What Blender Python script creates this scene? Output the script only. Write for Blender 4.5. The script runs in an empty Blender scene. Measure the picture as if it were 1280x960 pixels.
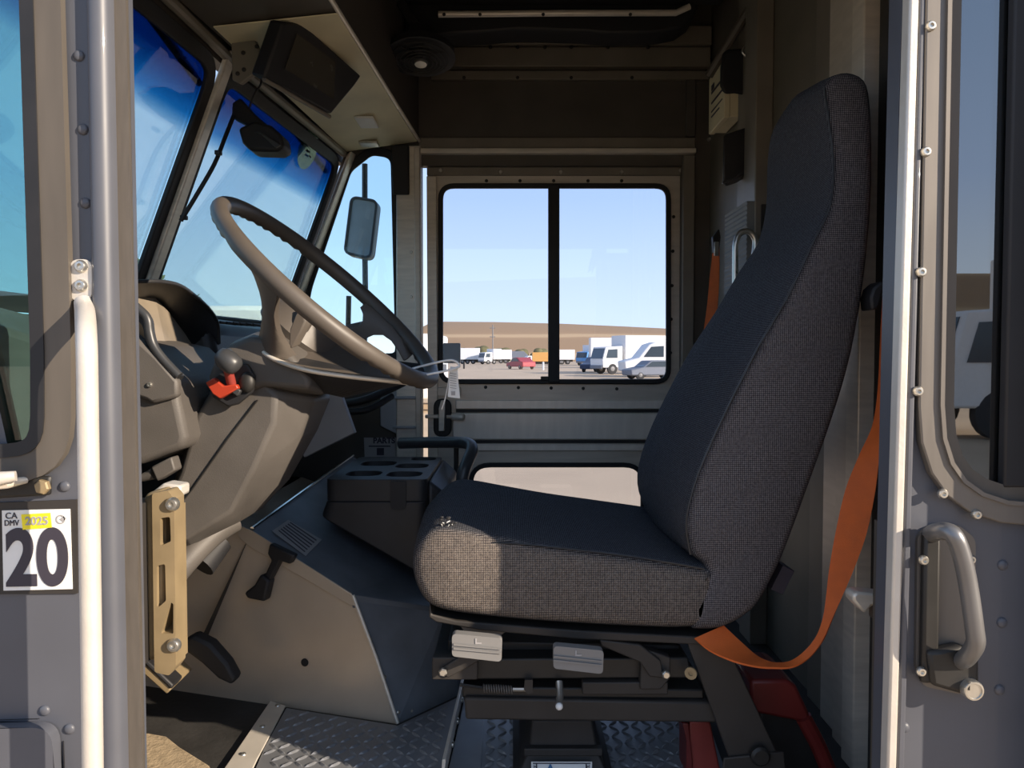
import bpy, bmesh, math, random
from mathutils import Vector, Matrix
random.seed(7)
SC = bpy.context.scene
COL = SC.collection
V = Vector
# ------------------------------------------------------------------ camera
CAM = V((0, 0, 0.75)); F = 960.0; PITCH = math.atan(34 / 960)
CP, SP = math.cos(PITCH), math.sin(PITCH)
cam_d = bpy.data.cameras.new('camera'); cam_d.sensor_width = 36; cam_d.lens = 27; cam_d.clip_end = 2000; cam_d.clip_start = 0.02
cam = bpy.data.objects.new('camera', cam_d); COL.objects.link(cam)
cam.location = CAM; cam.rotation_euler = (math.pi / 2 - PITCH, 0, 0); SC.camera = cam
GZ = -0.70                                   # the ground outside; the cab floor is z = 0

def ray(px, py):
    u = (px - 640) / F; v = (480 - py) / F
    return V((u, CP + SP * v, -SP + CP * v))
def P(px, py, Y):                             # the point seen there on the plane y = Y
    d = ray(px, py); return CAM + d * (Y / d.y)
def PX(px, py, X):
    d = ray(px, py); return CAM + d * (X / d.x)
def PZ(px, py, z):
    d = ray(px, py); return CAM + d * ((z - CAM.z) / d.z)
def PL(px, py, o, n):
    d = ray(px, py); return CAM + d * ((o - CAM).dot(n) / d.dot(n))

# ------------------------------------------------------------------ materials
def ramp(nt, fac, stops):
    r = nt.nodes.new('ShaderNodeValToRGB'); e = r.color_ramp.elements
    while len(e) < len(stops): e.new(0.5)
    for q, (p, c) in zip(e, stops): q.position = p; q.color = (*c, 1)
    nt.links.new(fac, r.inputs[0]); return r
def mat(name, col, rough=0.5, metal=0.0, var=0.12, scale=18, bump=0.0, bscale=200, spec=0.5, emis=None, streak=None, coat=0):
    m = bpy.data.materials.new(name); m.use_nodes = True; nt = m.node_tree; b = nt.nodes['Principled BSDF']
    tc = nt.nodes.new('ShaderNodeTexCoord'); mp = nt.nodes.new('ShaderNodeMapping'); nt.links.new(tc.outputs['Object'], mp.inputs[0])
    if streak: mp.inputs['Scale'].default_value = streak
    n = nt.nodes.new('ShaderNodeTexNoise'); n.inputs['Scale'].default_value = scale; n.inputs['Detail'].default_value = 6
    nt.links.new(mp.outputs[0], n.inputs['Vector'])
    lo = [max(0, c * (1 - var)) for c in col]; hi = [min(1, c * (1 + var)) for c in col]
    r = ramp(nt, n.outputs[0], [(0.3, lo), (0.7, hi)]); nt.links.new(r.outputs[0], b.inputs['Base Color'])
    rr = nt.nodes.new('ShaderNodeMapRange'); rr.inputs['To Min'].default_value = max(0.02, rough - 0.08); rr.inputs['To Max'].default_value = min(1, rough + 0.08)
    nt.links.new(n.outputs[0], rr.inputs[0]); nt.links.new(rr.outputs[0], b.inputs['Roughness'])
    b.inputs['Metallic'].default_value = metal; b.inputs['Specular IOR Level'].default_value = spec
    if coat: b.inputs['Coat Weight'].default_value = coat
    if bump:
        n2 = nt.nodes.new('ShaderNodeTexNoise'); n2.inputs['Scale'].default_value = bscale; n2.inputs['Detail'].default_value = 3
        nt.links.new(mp.outputs[0], n2.inputs['Vector'])
        bp = nt.nodes.new('ShaderNodeBump'); bp.inputs['Strength'].default_value = bump; bp.inputs['Distance'].default_value = 0.003
        nt.links.new(n2.outputs[0], bp.inputs['Height']); nt.links.new(bp.outputs[0], b.inputs['Normal'])
    return m
def glass(name, tint, refl=0.06, band=None):
    m = bpy.data.materials.new(name); m.use_nodes = True; nt = m.node_tree
    nt.nodes.remove(nt.nodes['Principled BSDF']); out = nt.nodes['Material Output']
    t = nt.nodes.new('ShaderNodeBsdfTransparent'); t.inputs[0].default_value = (*tint, 1)
    if band:                                  # dyed strip along the upper edge of the glass
        g = nt.nodes.new('ShaderNodeNewGeometry'); s = nt.nodes.new('ShaderNodeSeparateXYZ'); nt.links.new(g.outputs['Position'], s.inputs[0])
        mr = nt.nodes.new('ShaderNodeMapRange'); mr.inputs['From Min'].default_value = band[0]; mr.inputs['From Max'].default_value = band[1]
        nt.links.new(s.outputs['Z'], mr.inputs[0])
        r = ramp(nt, mr.outputs[0], [(0, tint), (0.35, band[2]), (1, band[3])]); nt.links.new(r.outputs[0], t.inputs[0])
    gl = nt.nodes.new('ShaderNodeBsdfGlossy'); gl.inputs['Roughness'].default_value = 0.01
    fr = nt.nodes.new('ShaderNodeLayerWeight'); fr.inputs[0].default_value = 0.25
    mr2 = nt.nodes.new('ShaderNodeMapRange'); mr2.inputs['To Min'].default_value = refl; mr2.inputs['To Max'].default_value = min(1, refl + 0.5)
    nt.links.new(fr.outputs['Fresnel'], mr2.inputs[0])
    mx = nt.nodes.new('ShaderNodeMixShader'); nt.links.new(mr2.outputs[0], mx.inputs[0]); nt.links.new(t.outputs[0], mx.inputs[1]); nt.links.new(gl.outputs[0], mx.inputs[2])
    nt.links.new(mx.outputs[0], out.inputs[0]); return m
def weave(name, dark, light, top, period=0.0046):
    m = bpy.data.materials.new(name); m.use_nodes = True; nt = m.node_tree; b = nt.nodes['Principled BSDF']
    tc = nt.nodes.new('ShaderNodeTexCoord'); L = nt.links.new
    def math_(op, a, c=None):
        n = nt.nodes.new('ShaderNodeMath'); n.operation = op
        for i, x in enumerate((a, c)):
            if x is None: continue
            if isinstance(x, (int, float)): n.inputs[i].default_value = x
            else: L(x, n.inputs[i])
        return n.outputs[0]
    sn = nt.nodes.new('ShaderNodeSeparateXYZ'); L(tc.outputs['Normal'], sn.inputs[0])
    so = nt.nodes.new('ShaderNodeSeparateXYZ'); L(tc.outputs['Object'], so.inputs[0])
    ax, ay, az = (math_('ABSOLUTE', sn.outputs[i]) for i in range(3))
    wy = math_('GREATER_THAN', ay, 0.62); ny = math_('SUBTRACT', 1, wy)
    wz = math_('MULTIPLY', ny, math_('GREATER_THAN', az, ax)); wx = math_('SUBTRACT', ny, wz)
    u = math_('ADD', math_('MULTIPLY', so.outputs[0], math_('ADD', wy, wz)), math_('MULTIPLY', so.outputs[1], wx))
    v = math_('ADD', math_('MULTIPLY', so.outputs[2], math_('ADD', wy, wx)), math_('MULTIPLY', so.outputs[1], wz))
    k = 2 * math.pi / period
    s = math_('MULTIPLY', math_('SINE', math_('MULTIPLY', u, k)), math_('SINE', math_('MULTIPLY', v, k)))
    su = math_('ABSOLUTE', s)
    nz = nt.nodes.new('ShaderNodeTexNoise'); nz.inputs['Scale'].default_value = 260; L(tc.outputs['Object'], nz.inputs['Vector'])
    mr = nt.nodes.new('ShaderNodeMapRange'); mr.inputs['From Min'].default_value = 0.42; mr.inputs['From Max'].default_value = 0.85; L(math_('ADD', su, math_('MULTIPLY', math_('SUBTRACT', nz.outputs[0], 0.5), 0.5)), mr.inputs[0])
    dots = mr.outputs[0]
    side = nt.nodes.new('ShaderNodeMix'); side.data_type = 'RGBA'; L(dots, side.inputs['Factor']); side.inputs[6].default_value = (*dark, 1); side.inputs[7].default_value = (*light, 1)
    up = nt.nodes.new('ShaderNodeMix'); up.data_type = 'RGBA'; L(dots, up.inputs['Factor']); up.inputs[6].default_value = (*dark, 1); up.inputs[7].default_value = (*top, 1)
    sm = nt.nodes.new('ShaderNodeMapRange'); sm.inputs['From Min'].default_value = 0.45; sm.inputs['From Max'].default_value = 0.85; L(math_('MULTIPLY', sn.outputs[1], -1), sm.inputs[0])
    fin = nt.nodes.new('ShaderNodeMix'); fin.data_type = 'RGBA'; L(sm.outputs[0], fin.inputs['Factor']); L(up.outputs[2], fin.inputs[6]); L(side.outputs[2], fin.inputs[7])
    L(fin.outputs[2], b.inputs['Base Color']); b.inputs['Roughness'].default_value = 0.95; b.inputs['Specular IOR Level'].default_value = 0.1
    bp = nt.nodes.new('ShaderNodeBump'); bp.inputs['Strength'].default_value = 0.3; bp.inputs['Distance'].default_value = 0.001; L(dots, bp.inputs['Height'])
    n3 = nt.nodes.new('ShaderNodeTexNoise'); n3.inputs['Scale'].default_value = 14; n3.inputs['Detail'].default_value = 2; L(tc.outputs['Object'], n3.inputs['Vector'])
    b2 = nt.nodes.new('ShaderNodeBump'); b2.inputs['Strength'].default_value = 0.5; b2.inputs['Distance'].default_value = 0.012; L(n3.outputs[0], b2.inputs['Height']); L(b2.outputs[0], bp.inputs['Normal'])
    L(bp.outputs[0], b.inputs['Normal']); return m
M = {}
M['paint'] = mat('grey_paint', (.082, .088, .108), .45, var=.07, scale=9, coat=.15)
M['paint_seal'] = mat('seal_strip', (.10, .086, .072), .6, var=.12, streak=(8, 8, 1))
M['alum'] = mat('brushed_aluminium', (.72, .66, .57), .36, .3, var=.1, scale=14, streak=(1, 1, 6))
M['alum_h'] = mat('aluminium_sheet', (.60, .54, .46), .38, .3, var=.1, scale=6, streak=(1, 1, 8))
M['alum_dull'] = mat('dull_aluminium', (.21, .185, .15), .5, .3, var=.14, scale=7)
M['alum_dark'] = mat('dark_aluminium', (.085, .074, .062), .6, .2, var=.15, scale=8)
M['alum_tan'] = mat('engine_cover_metal', (.60, .50, .385), .34, .3, var=.12, scale=5)  # cover aluminium with warm light bounced off the ground put into the tan
M['alum_top'] = mat('worn_shaded_cover', (.17, .19, .22), .5, .3, var=.25, scale=9)  # same cover metal, its shade put into a darker, bluer colour
M['door_alum'] = mat('door_frame_metal', (.16, .145, .13), .45, .35, var=.06, scale=9, streak=(10, 10, 1))
M['rib'] = mat('polished_rib', (.85, .78, .69), .34, .3, var=.08, scale=5, streak=(6, 1, 1))
M['grip'] = mat('dark_steel_grip', (.21, .21, .215), .36, .6, var=.06)
M['rear'] = mat('bulkhead_sheet', (.17, .15, .118), .5, .3, var=.2, scale=5)
M['pale'] = mat('pale_grey_sheet', (.33, .35, .38), .5, .2, var=.1, scale=8)
M['rail'] = mat('bright_aluminium_rail', (.66, .62, .56), .45, .3, var=.04, scale=30, bump=.1)
M['chrome'] = mat('chrome', (.8, .78, .74), .15, 1, var=.04)
M['steel'] = mat('zinc_screw', (.62, .60, .55), .3, .9, var=.1, scale=60)
M['rubber'] = mat('black_rubber', (.012, .012, .014), .6, var=.2)
M['rubber_tan'] = mat('weathered_rubber', (.095, .082, .068), .6, var=.13, scale=6, streak=(6, 6, 1))
M['plastic'] = mat('dash_plastic', (.088, .079, .071), .55, var=.12, scale=14, bump=.12, bscale=500)
M['plastic_dk'] = mat('dark_plastic', (.022, .022, .024), .5, var=.2, bump=.1, bscale=500)
M['plastic_gr'] = mat('grey_plastic', (.04, .041, .044), .38, var=.1)
M['wheel'] = mat('wheel_vinyl', (.088, .074, .062), .48, var=.08, bump=.05, bscale=700)
M['black'] = mat('black_steel', (.02, .019, .018), .5, .2, var=.2)
M['black_brown'] = mat('black_steel_dusty', (.034, .030, .027), .6, .2, var=.2, scale=12)
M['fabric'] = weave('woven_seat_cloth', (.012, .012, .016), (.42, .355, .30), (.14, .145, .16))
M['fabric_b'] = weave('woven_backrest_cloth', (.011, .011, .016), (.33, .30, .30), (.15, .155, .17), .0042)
M['orange'] = mat('orange_webbing', (.64, .125, .02), .7, var=.08, scale=40, bump=.25, bscale=900)
M['red'] = mat('dark_red_plastic', (.13, .013, .011), .45, var=.15)
M['red2'] = mat('red_paint', (.27, .04, .03), .5, var=.15)
M['redorange'] = mat('red_orange_plastic', (.40, .04, .016), .4, var=.06)
M['striker'] = mat('tan_cast_metal', (.30, .225, .125), .5, .25, var=.14, scale=20)
M['cream'] = mat('cream_paint', (.66, .58, .38), .6, var=.14, scale=6)
M['white'] = mat('white_paint', (.80, .80, .79), .5, var=.03)
M['paper'] = mat('paper', (.82, .81, .78), .8, var=.03)
M['yellow'] = mat('yellow_sticker', (.93, .78, .02), .5, var=.03)
M['ink'] = mat('dark_ink', (.035, .03, .045), .6, var=.05)
M['ink_grey'] = mat('grey_ink', (.35, .34, .34), .6, var=.05)
M['ink_blue'] = mat('blue_ink', (.05, .16, .33), .6, var=.05)
M['floor_mat'] = mat('black_floor_mat', (.030, .028, .026), .75, var=.35, scale=12, bump=.3, bscale=90)
M['floor_plate'] = mat('tread_plate', (.27, .28, .30), .42, .45, var=.15, scale=10)
M['tan_lens'] = mat('sunlit_gauge_lens', (.26, .215, .16), .35, var=.15, scale=12)  # the sun shining in the lens is put into this tan
M['screen'] = mat('monitor_screen', (.055, .05, .04), .25, var=.05)
M['grey_lever'] = mat('grey_lever_plastic', (.21, .205, .20), .5, var=.05)
M['ribbed'] = mat('ribbed_grey_vinyl', (.16, .17, .17), .7, var=.08)
M['sunlit_mat'] = mat('sunlit_dirty_mat', (.42, .32, .20), .9, var=.25, scale=60, bump=.5, bscale=160)  # sunlight on the dirty mat is put into this pale colour
M['tyre'] = mat('tyre', (.03, .03, .03), .8)
M['orange_box'] = mat('orange_container', (.70, .36, .10), .6)
M['blue_truck'] = mat('blue_paint', (.10, .30, .62), .4)
M['navy'] = mat('dark_blue_paint', (.035, .055, .11), .35)
M['grey_roof'] = mat('slate_grey', (.17, .19, .23), .6)
M['red_car'] = mat('red_car_paint', (.42, .05, .06), .35)
M['dark_glass'] = mat('vehicle_glass', (.05, .07, .09), .1, var=.05)
M['leaf'] = mat('leaves', (.075, .10, .045), .8, var=.5, scale=1.5)
M['bark'] = mat('bark', (.12, .09, .06), .9)
M['bush'] = mat('dry_bush', (.14, .13, .06), .9, var=.4, scale=.8)
M['far_glass'] = glass('door_glass', (.90, .93, 1.0), .035)
M['quarter_glass'] = glass('quarter_glass', (.82, .95, 1.0), .03)
M['near_glass'] = glass('near_quarter_glass', (.60, .86, .86), .05)
M['shield_glass'] = glass('windscreen_glass', (.80, .95, .98), .03, band=(1.24, 1.36, (.13, .46, .70), (.015, .13, .34)))
M['door_glass'] = glass('near_door_glass', (.28, .31, .36), .27)
M['sticker_clear'] = glass('clear_sticker', (.55, .72, .62), .04)
M['mirror'] = mat('mirror_glass', (.40, .47, .51), .15, .3, var=.05)  # the reflected sky is put into this grey blue

# ------------------------------------------------------------------ mesh builder
WL = {}                                       # world origin of each built object
class MB:
    def __init__(self, xf=None): self.bm = bmesh.new(); self.xf = xf
    def _v(self, p): return self.bm.verts.new(V(p))
    def face(self, pts):
        try: return self.bm.faces.new([self._v(p) for p in pts])
        except ValueError: pass
    def box(self, c, s, R=None):
        c = V(c); hs = [x / 2 for x in s]; vs = []
        for sx in (-1, 1):
            for sy in (-1, 1):
                for sz in (-1, 1):
                    q = V((sx * hs[0], sy * hs[1], sz * hs[2]))
                    if R is not None: q = R @ q
                    vs.append(self._v(c + q))
        for f in ((0, 1, 3, 2), (4, 6, 7, 5), (0, 4, 5, 1), (2, 3, 7, 6), (0, 2, 6, 4), (1, 5, 7, 3)): self.bm.faces.new([vs[i] for i in f])
        return self
    def span(self, a, b):                     # box between two corners
        a, b = V(a), V(b); return self.box((a + b) / 2, [abs(b[i] - a[i]) for i in range(3)])
    def rings(self, rings, closed=True, cap0=True, cap1=True):
        R = [[self._v(p) for p in r] for r in rings]; n = len(R[0])
        for a, b in zip(R, R[1:]):
            for i in range(n if closed else n - 1):
                j = (i + 1) % n
                self.bm.faces.new((a[i], a[j], b[j], b[i]))
        if closed and cap0: self.bm.faces.new(list(reversed(R[0])))
        if closed and cap1: self.bm.faces.new(R[-1])
        return self
    def prism(self, pts, off):
        off = V(off); return self.rings([[V(p) for p in pts], [V(p) + off for p in pts]])
    def tube(self, path, r, seg=12, close=False, flat=1.0):
        path = [V(p) for p in path]; n = len(path); rr = r if isinstance(r, (list, tuple)) else [r] * n
        rings = []; up = None
        for i, p in enumerate(path):
            if close: t = path[(i + 1) % n] - path[i - 1]
            else: t = path[min(i + 1, n - 1)] - path[max(i - 1, 0)]
            t.normalize()
            if up is None: up = t.orthogonal().normalized()
            up = (up - t * up.dot(t)).normalized(); s = t.cross(up)
            rings.append([p + (up * math.cos(a) * flat + s * math.sin(a)) * rr[i] for a in (2 * math.pi * k / seg for k in range(seg))])
        if close:
            R = [[self._v(q) for q in r_] for r_ in rings]
            for a, b in zip(R, R[1:] + R[:1]):
                for i in range(seg): self.bm.faces.new((a[i], a[(i + 1) % seg], b[(i + 1) % seg], b[i]))
            return self
        return self.rings(rings)
    def lathe(self, prof, o, ax, seg=24):     # prof: (radius, height) pairs along ax
        o = V(o); ax = V(ax).normalized(); u = ax.orthogonal().normalized(); w = ax.cross(u)
        return self.rings([[o + ax * h + (u * math.cos(a) + w * math.sin(a)) * max(r, 1e-5) for a in (2 * math.pi * k / seg for k in range(seg))] for r, h in prof])
    def ball(self, c, r, s=(1, 1, 1), seg=16):
        m = Matrix.Translation(V(c)) @ Matrix.Diagonal((r * s[0], r * s[1], r * s[2], 1))
        bmesh.ops.create_uvsphere(self.bm, u_segments=seg, v_segments=max(6, seg * 2 // 3), radius=1, matrix=m); return self
    def plate(self, outer, holes, fr, depth):  # 2D loops in frame fr=(o,u,v), extruded by depth along u x v
        o, u, v = fr; n = u.cross(v).normalized()
        t = bmesh.new(); es = []
        for loop in [outer] + holes:
            vs = [t.verts.new(o + u * a + v * b) for a, b in loop]
            es += [t.edges.new((vs[i], vs[(i + 1) % len(vs)])) for i in range(len(vs))]
        bmesh.ops.triangle_fill(t, use_beauty=True, use_dissolve=False, edges=es)
        t.verts.index_update()
        A = [self._v(q.co) for q in t.verts]; B = [self._v(q.co + n * depth) for q in t.verts]
        for f in t.faces:
            ix = [q.index for q in f.verts]
            self.bm.faces.new([A[i] for i in ix]); self.bm.faces.new([B[i] for i in reversed(ix)])
        for e in t.edges:
            if len(e.link_faces) == 1:
                i, j = e.verts[0].index, e.verts[1].index; self.bm.faces.new((A[i], A[j], B[j], B[i]))
        t.free(); return self
    def ringplate(self, outer, inner, fr, depth):
        o, u, v = fr; n = u.cross(v).normalized() * depth
        a = [o + u * x + v * y for x, y in outer]; b = [o + u * x + v * y for x, y in inner]
        k = len(a); A = [self._v(p) for p in a]; B = [self._v(p) for p in b]; A2 = [self._v(p + n) for p in a]; B2 = [self._v(p + n) for p in b]
        for i in range(k):
            j = (i + 1) % k
            for q in ((A[i], A[j], B[j], B[i]), (A2[j], A2[i], B2[i], B2[j]), (A[j], A[i], A2[i], A2[j]), (B[i], B[j], B2[j], B2[i])): self.bm.faces.new(q)
        return self
    def obj(self, name, m, parent=None, smooth=35, bevel=0, bseg=2, sub=0, recenter=True):
        bm = self.bm
        if self.xf is not None: bm.transform(self.xf)
        bmesh.ops.remove_doubles(bm, verts=bm.verts, dist=1e-6)
        bmesh.ops.recalc_face_normals(bm, faces=bm.faces)
        c = V((0, 0, 0))
        if len(bm.verts):
            mn = V([min(q.co[i] for q in bm.verts) for i in range(3)]); mx = V([max(q.co[i] for q in bm.verts) for i in range(3)]); c = (mn + mx) / 2
        bmesh.ops.translate(bm, verts=bm.verts, vec=-c)
        me = bpy.data.meshes.new(name); bm.to_mesh(me); bm.free()
        me.materials.append(M[m] if isinstance(m, str) else m)
        if smooth: me.shade_smooth(); me.set_sharp_from_angle(angle=math.radians(smooth))
        ob = bpy.data.objects.new(name, me); COL.objects.link(ob)
        base = V((0, 0, 0))
        if parent is not None: ob.parent = parent; base = WL[parent.name]
        ob.location = c - base; WL[ob.name] = c.copy()
        if bevel:
            b = ob.modifiers.new('bevel', 'BEVEL'); b.width = bevel; b.segments = bseg; b.limit_method = 'ANGLE'; b.angle_limit = math.radians(35)
        if sub:
            s = ob.modifiers.new('sub', 'SUBSURF'); s.levels = sub; s.render_levels = sub
        return ob
def tag(o, label=None, cat=None, group=None, kind=None):
    if label: o['label'] = label
    if cat: o['category'] = cat
    if group: o['group'] = group
    if kind: o['kind'] = kind
    return o
def thing(name, label, cat, loc, group=None, kind=None):
    o = bpy.data.objects.new(name, None); COL.objects.link(o); o.location = V(loc); WL[o.name] = V(loc); o.empty_display_size = .05
    return tag(o, label, cat, group, kind)
def dup(o, pos, parent=None):                 # a linked-mesh copy set at a world position
    c = o.copy(); COL.objects.link(c); base = V((0, 0, 0))
    c.parent = parent
    if parent is not None: base = WL[parent.name]
    c.location = V(pos) - base; WL[c.name] = V(pos); return c
def struct(name, mb, m, label, cat, **k):
    o = mb.obj(name, m, None, **k); return tag(o, label, cat, kind='structure')
def text(s, size, o, u, v, m, name, parent, align='CENTER', bold=0.0, depth=.0006, sx=1.0):
    cu = bpy.data.curves.new('t', 'FONT'); cu.body = s; cu.size = size; cu.align_x = align; cu.align_y = 'CENTER'; cu.extrude = depth; cu.offset = bold
    t = bpy.data.objects.new('t', cu); COL.objects.link(t)
    dg = bpy.context.evaluated_depsgraph_get(); me = bpy.data.meshes.new_from_object(t.evaluated_get(dg))
    bpy.data.objects.remove(t); bpy.data.curves.remove(cu)
    u, v = V(u).normalized(), V(v).normalized(); n = u.cross(v)
    R = Matrix((u * sx, v, n)).transposed().to_4x4(); me.transform(Matrix.Translation(V(o)) @ R)
    mb = MB(); mb.bm.from_mesh(me); bpy.data.meshes.remove(me)
    return mb.obj(name, m, parent, smooth=0)
# 2D helpers
def rpoly(pts, r, seg=6):                     # round the corners of a 2D polygon
    n = len(pts); out = []; rr = r if isinstance(r, (list, tuple)) else [r] * n
    for i in range(n):
        p = V((*pts[i], 0)); a = V((*pts[i - 1], 0)) - p; b = V((*pts[(i + 1) % n], 0)) - p
        la, lb = a.length, b.length; a.normalize(); b.normalize()
        ang = a.angle(b); d = min(rr[i] / math.tan(ang / 2), la * .49, lb * .49)
        q0, q1 = p + a * d, p + b * d
        for k in range(seg + 1):
            t = k / seg; q = q0 * (1 - t) ** 2 + p * 2 * t * (1 - t) + q1 * t * t
            out.append((q.x, q.y))
    return out
def area(p): return sum(p[i - 1][0] * p[i][1] - p[i][0] * p[i - 1][1] for i in range(len(p))) / 2
def inset(pts, d):                            # move the edges of a 2D polygon inwards
    s = 1 if area(pts) > 0 else -1; n = len(pts); out = []
    for i in range(n):
        p = V((*pts[i], 0)); e0 = (p - V((*pts[i - 1], 0))); e1 = (V((*pts[(i + 1) % n], 0)) - p)
        if e0.length < 1e-7: e0 = e1
        if e1.length < 1e-7: e1 = e0
        e0.normalize(); e1.normalize(); n0 = V((-e0.y, e0.x, 0)) * s; n1 = V((-e1.y, e1.x, 0)) * s
        m = n0 + n1
        if m.length < 1e-6: m = n0
        m.normalize(); q = p + m * d / max(.35, m.dot(n0)); out.append((q.x, q.y))
    return out
FY = lambda Y: (V((0, Y, 0)), V((1, 0, 0)), V((0, 0, 1)))      # frame of a plane y = const; u x v = -y (towards the camera)
def XZ(px, py, Y): p = P(px, py, Y); return (p.x, p.z)
def XZs(l, Y): return [XZ(a, b, Y) for a, b in l]
def catmull(pts, k=6):
    pts = [V(p) for p in pts]; out = []
    for i in range(len(pts) - 1):
        p0, p1, p2, p3 = pts[max(i - 1, 0)], pts[i], pts[i + 1], pts[min(i + 2, len(pts) - 1)]
        for j in range(k):
            t = j / k
            out.append(.5 * ((2 * p1) + (p2 - p0) * t + (2 * p0 - 5 * p1 + 4 * p2 - p3) * t * t + (3 * p1 - p0 - 3 * p2 + p3) * t ** 3))
    return out + [pts[-1]]
def rivet(parent, pts, r=.006, m='paint', n=(0, -1, 0), name='rivet', h=.55):
    n = V(n); mb = MB(); mb.lathe([(r, -.001), (r * .95, r * h * .4), (r * .7, r * h * .8), (r * .25, r * h)], pts[0], n, 12)
    o = mb.obj(name, m, parent, smooth=60); d = V(WL[o.name]) - V(pts[0])
    for p in pts[1:]: dup(o, V(p) + d, parent)
def screw(parent, pts, r=.006, m='steel', n=(0, -1, 0), name='screw'):
    n = V(n).normalized(); u = n.orthogonal().normalized(); w = n.cross(u); mb = MB()
    mb.lathe([(r, -.001), (r, r * .35), (r * .75, r * .7), (r * .42, r * .72), (r * .40, r * .3), (r * .05, r * .28)], pts[0], n, 14)
    o = mb.obj(name, m, parent, smooth=50); d = V(WL[o.name]) - V(pts[0])
    for p in pts[1:]: dup(o, V(p) + d, parent)
# =================================================================== world and sun
w = bpy.data.worlds.new('world'); SC.world = w; w.use_nodes = True; nt = w.node_tree
bg = nt.nodes['Background']; tc = nt.nodes.new('ShaderNodeTexCoord'); sx = nt.nodes.new('ShaderNodeSeparateXYZ')
nt.links.new(tc.outputs['Generated'], sx.inputs[0])
r = ramp(nt, sx.outputs['Z'], [(0.0, (.80, .90, .97)), (.06, (.70, .83, .97)), (.20, (.46, .62, .91)), (.42, (.31, .46, .72)), (.75, (.34, .40, .52)), (1, (.34, .38, .48))])
nt.links.new(r.outputs[0], bg.inputs[0]); bg.inputs[1].default_value = 1.25
SUN = V((-1.72, 1, -.72)).normalized()
sd = bpy.data.lights.new('sun', 'SUN'); sd.energy = 7.5; sd.angle = .009; sd.color = (1, .84, .66)
so = bpy.data.objects.new('sun', sd); COL.objects.link(so); so.rotation_euler = SUN.to_track_quat('-Z', 'Y').to_euler(); so.location = (3, -3, 5)
SC.view_settings.view_transform = 'Standard'; SC.view_settings.look = 'None'; SC.view_settings.exposure = 0.1; SC.view_settings.gamma = 1.04

# =================================================================== near side of the body: left of the doorway
YN = .92
f = FY(YN)
win_out = rpoly(XZs([(-160, -200), (78, -200), (97, 440), (97, 600), (-160, 606)], YN), [0, 0, .3, .14, 0])
win_mid = inset(win_out, .016); win_in = inset(win_out, .041)
panel = [(-.95, -.30), XZ(128, 1060, YN), XZ(126, 960, YN), XZ(112, 0, YN), XZ(110, -130, YN), (-.95, XZ(110, -130, YN)[1])]
hole = inset(win_out, .006)
tag(MB().plate(panel, [hole], f, -.028).obj('wall_left', 'paint', None), 'slate grey painted body panel with rivets left of the doorway', 'body panel', kind='structure')
WLFT = bpy.data.objects['wall_left']
# rounded corner post, seal and jamb edge beside the doorway
def strip(px0, px1, y0, depth, prof=None):    # vertical strip between two leaning image lines on plane y0
    a0, a1 = P(px0[0], -60, y0), P(px0[1], 1010, y0); b0, b1 = P(px1[0], -60, y0), P(px1[1], 1010, y0)
    return a0, b0, b1, a1
a0, b0, b1, a1 = strip((110, 129), (139, 160), YN, 0)
rs = []
for (p, q) in ((a0, b0), (a1, b1)):
    c = (p + q) / 2; h = (q - p).length / 2
    rs.append([c + V((-math.cos(t) * h, -math.sin(t) * .016, 0)) for t in (math.pi * k / 10 for k in range(11))] + [q + V((0, .05, 0)), p + V((0, .05, 0))])
MB().rings(rs).obj('corner_post', 'paint', WLFT, smooth=50)
a0, b0, b1, a1 = strip((139, 160), (156, 179), YN + .004, 0)
MB().rings([[a0, b0, b0 + V((-.004, .014, 0)), a0 + V((0, .014, 0))], [a1, b1, b1 + V((-.004, .014, 0)), a1 + V((0, .014, 0))]]).obj('door_seal', 'paint_seal', WLFT)
a0, b0, b1, a1 = strip((155, 178), (158, 182), YN + .012, 0)
MB().rings([[a0, b0, b0 + V((-.003, .008, 0)), a0 + V((0, .008, 0))], [a1, b1, b1 + V((-.003, .008, 0)), a1 + V((0, .008, 0))]]).obj('jamb_edge', 'paint_seal', WLFT)
# rows of rivets
rivet(WLFT, [P(x, y, YN) for x, y in ((99, 70), (104, 162), (107, 254), (81, 608), (56, 888), (87, 911))], .0068, 'paint')
rivet(WLFT, [P(x, y, YN) for x, y in ((122, 385), (123, 433), (123, 520), (124.5, 608), (126, 694), (129, 780), (131, 866), (133, 950))], .0055, 'paint')
# quarter window
wq = tag(MB().ringplate(win_out, win_in, (f[0] + V((0, -.004, 0)), f[1], f[2]), .010).obj('window_1', 'rubber_tan', None, bevel=.003), 'curved quarter window in brown rubber left of the doorway', 'window', kind='structure')
MB().ringplate(inset(win_out, .031), inset(win_out, .047), (f[0] + V((0, -.010, 0)), f[1], f[2]), .006).obj('inner_seal', 'rubber', wq, bevel=.002)
MB().plate(inset(win_out, .030), [], (f[0] + V((0, .008, 0)), f[1], f[2]), -.004).obj('pane', 'near_glass', wq, smooth=0)

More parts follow.
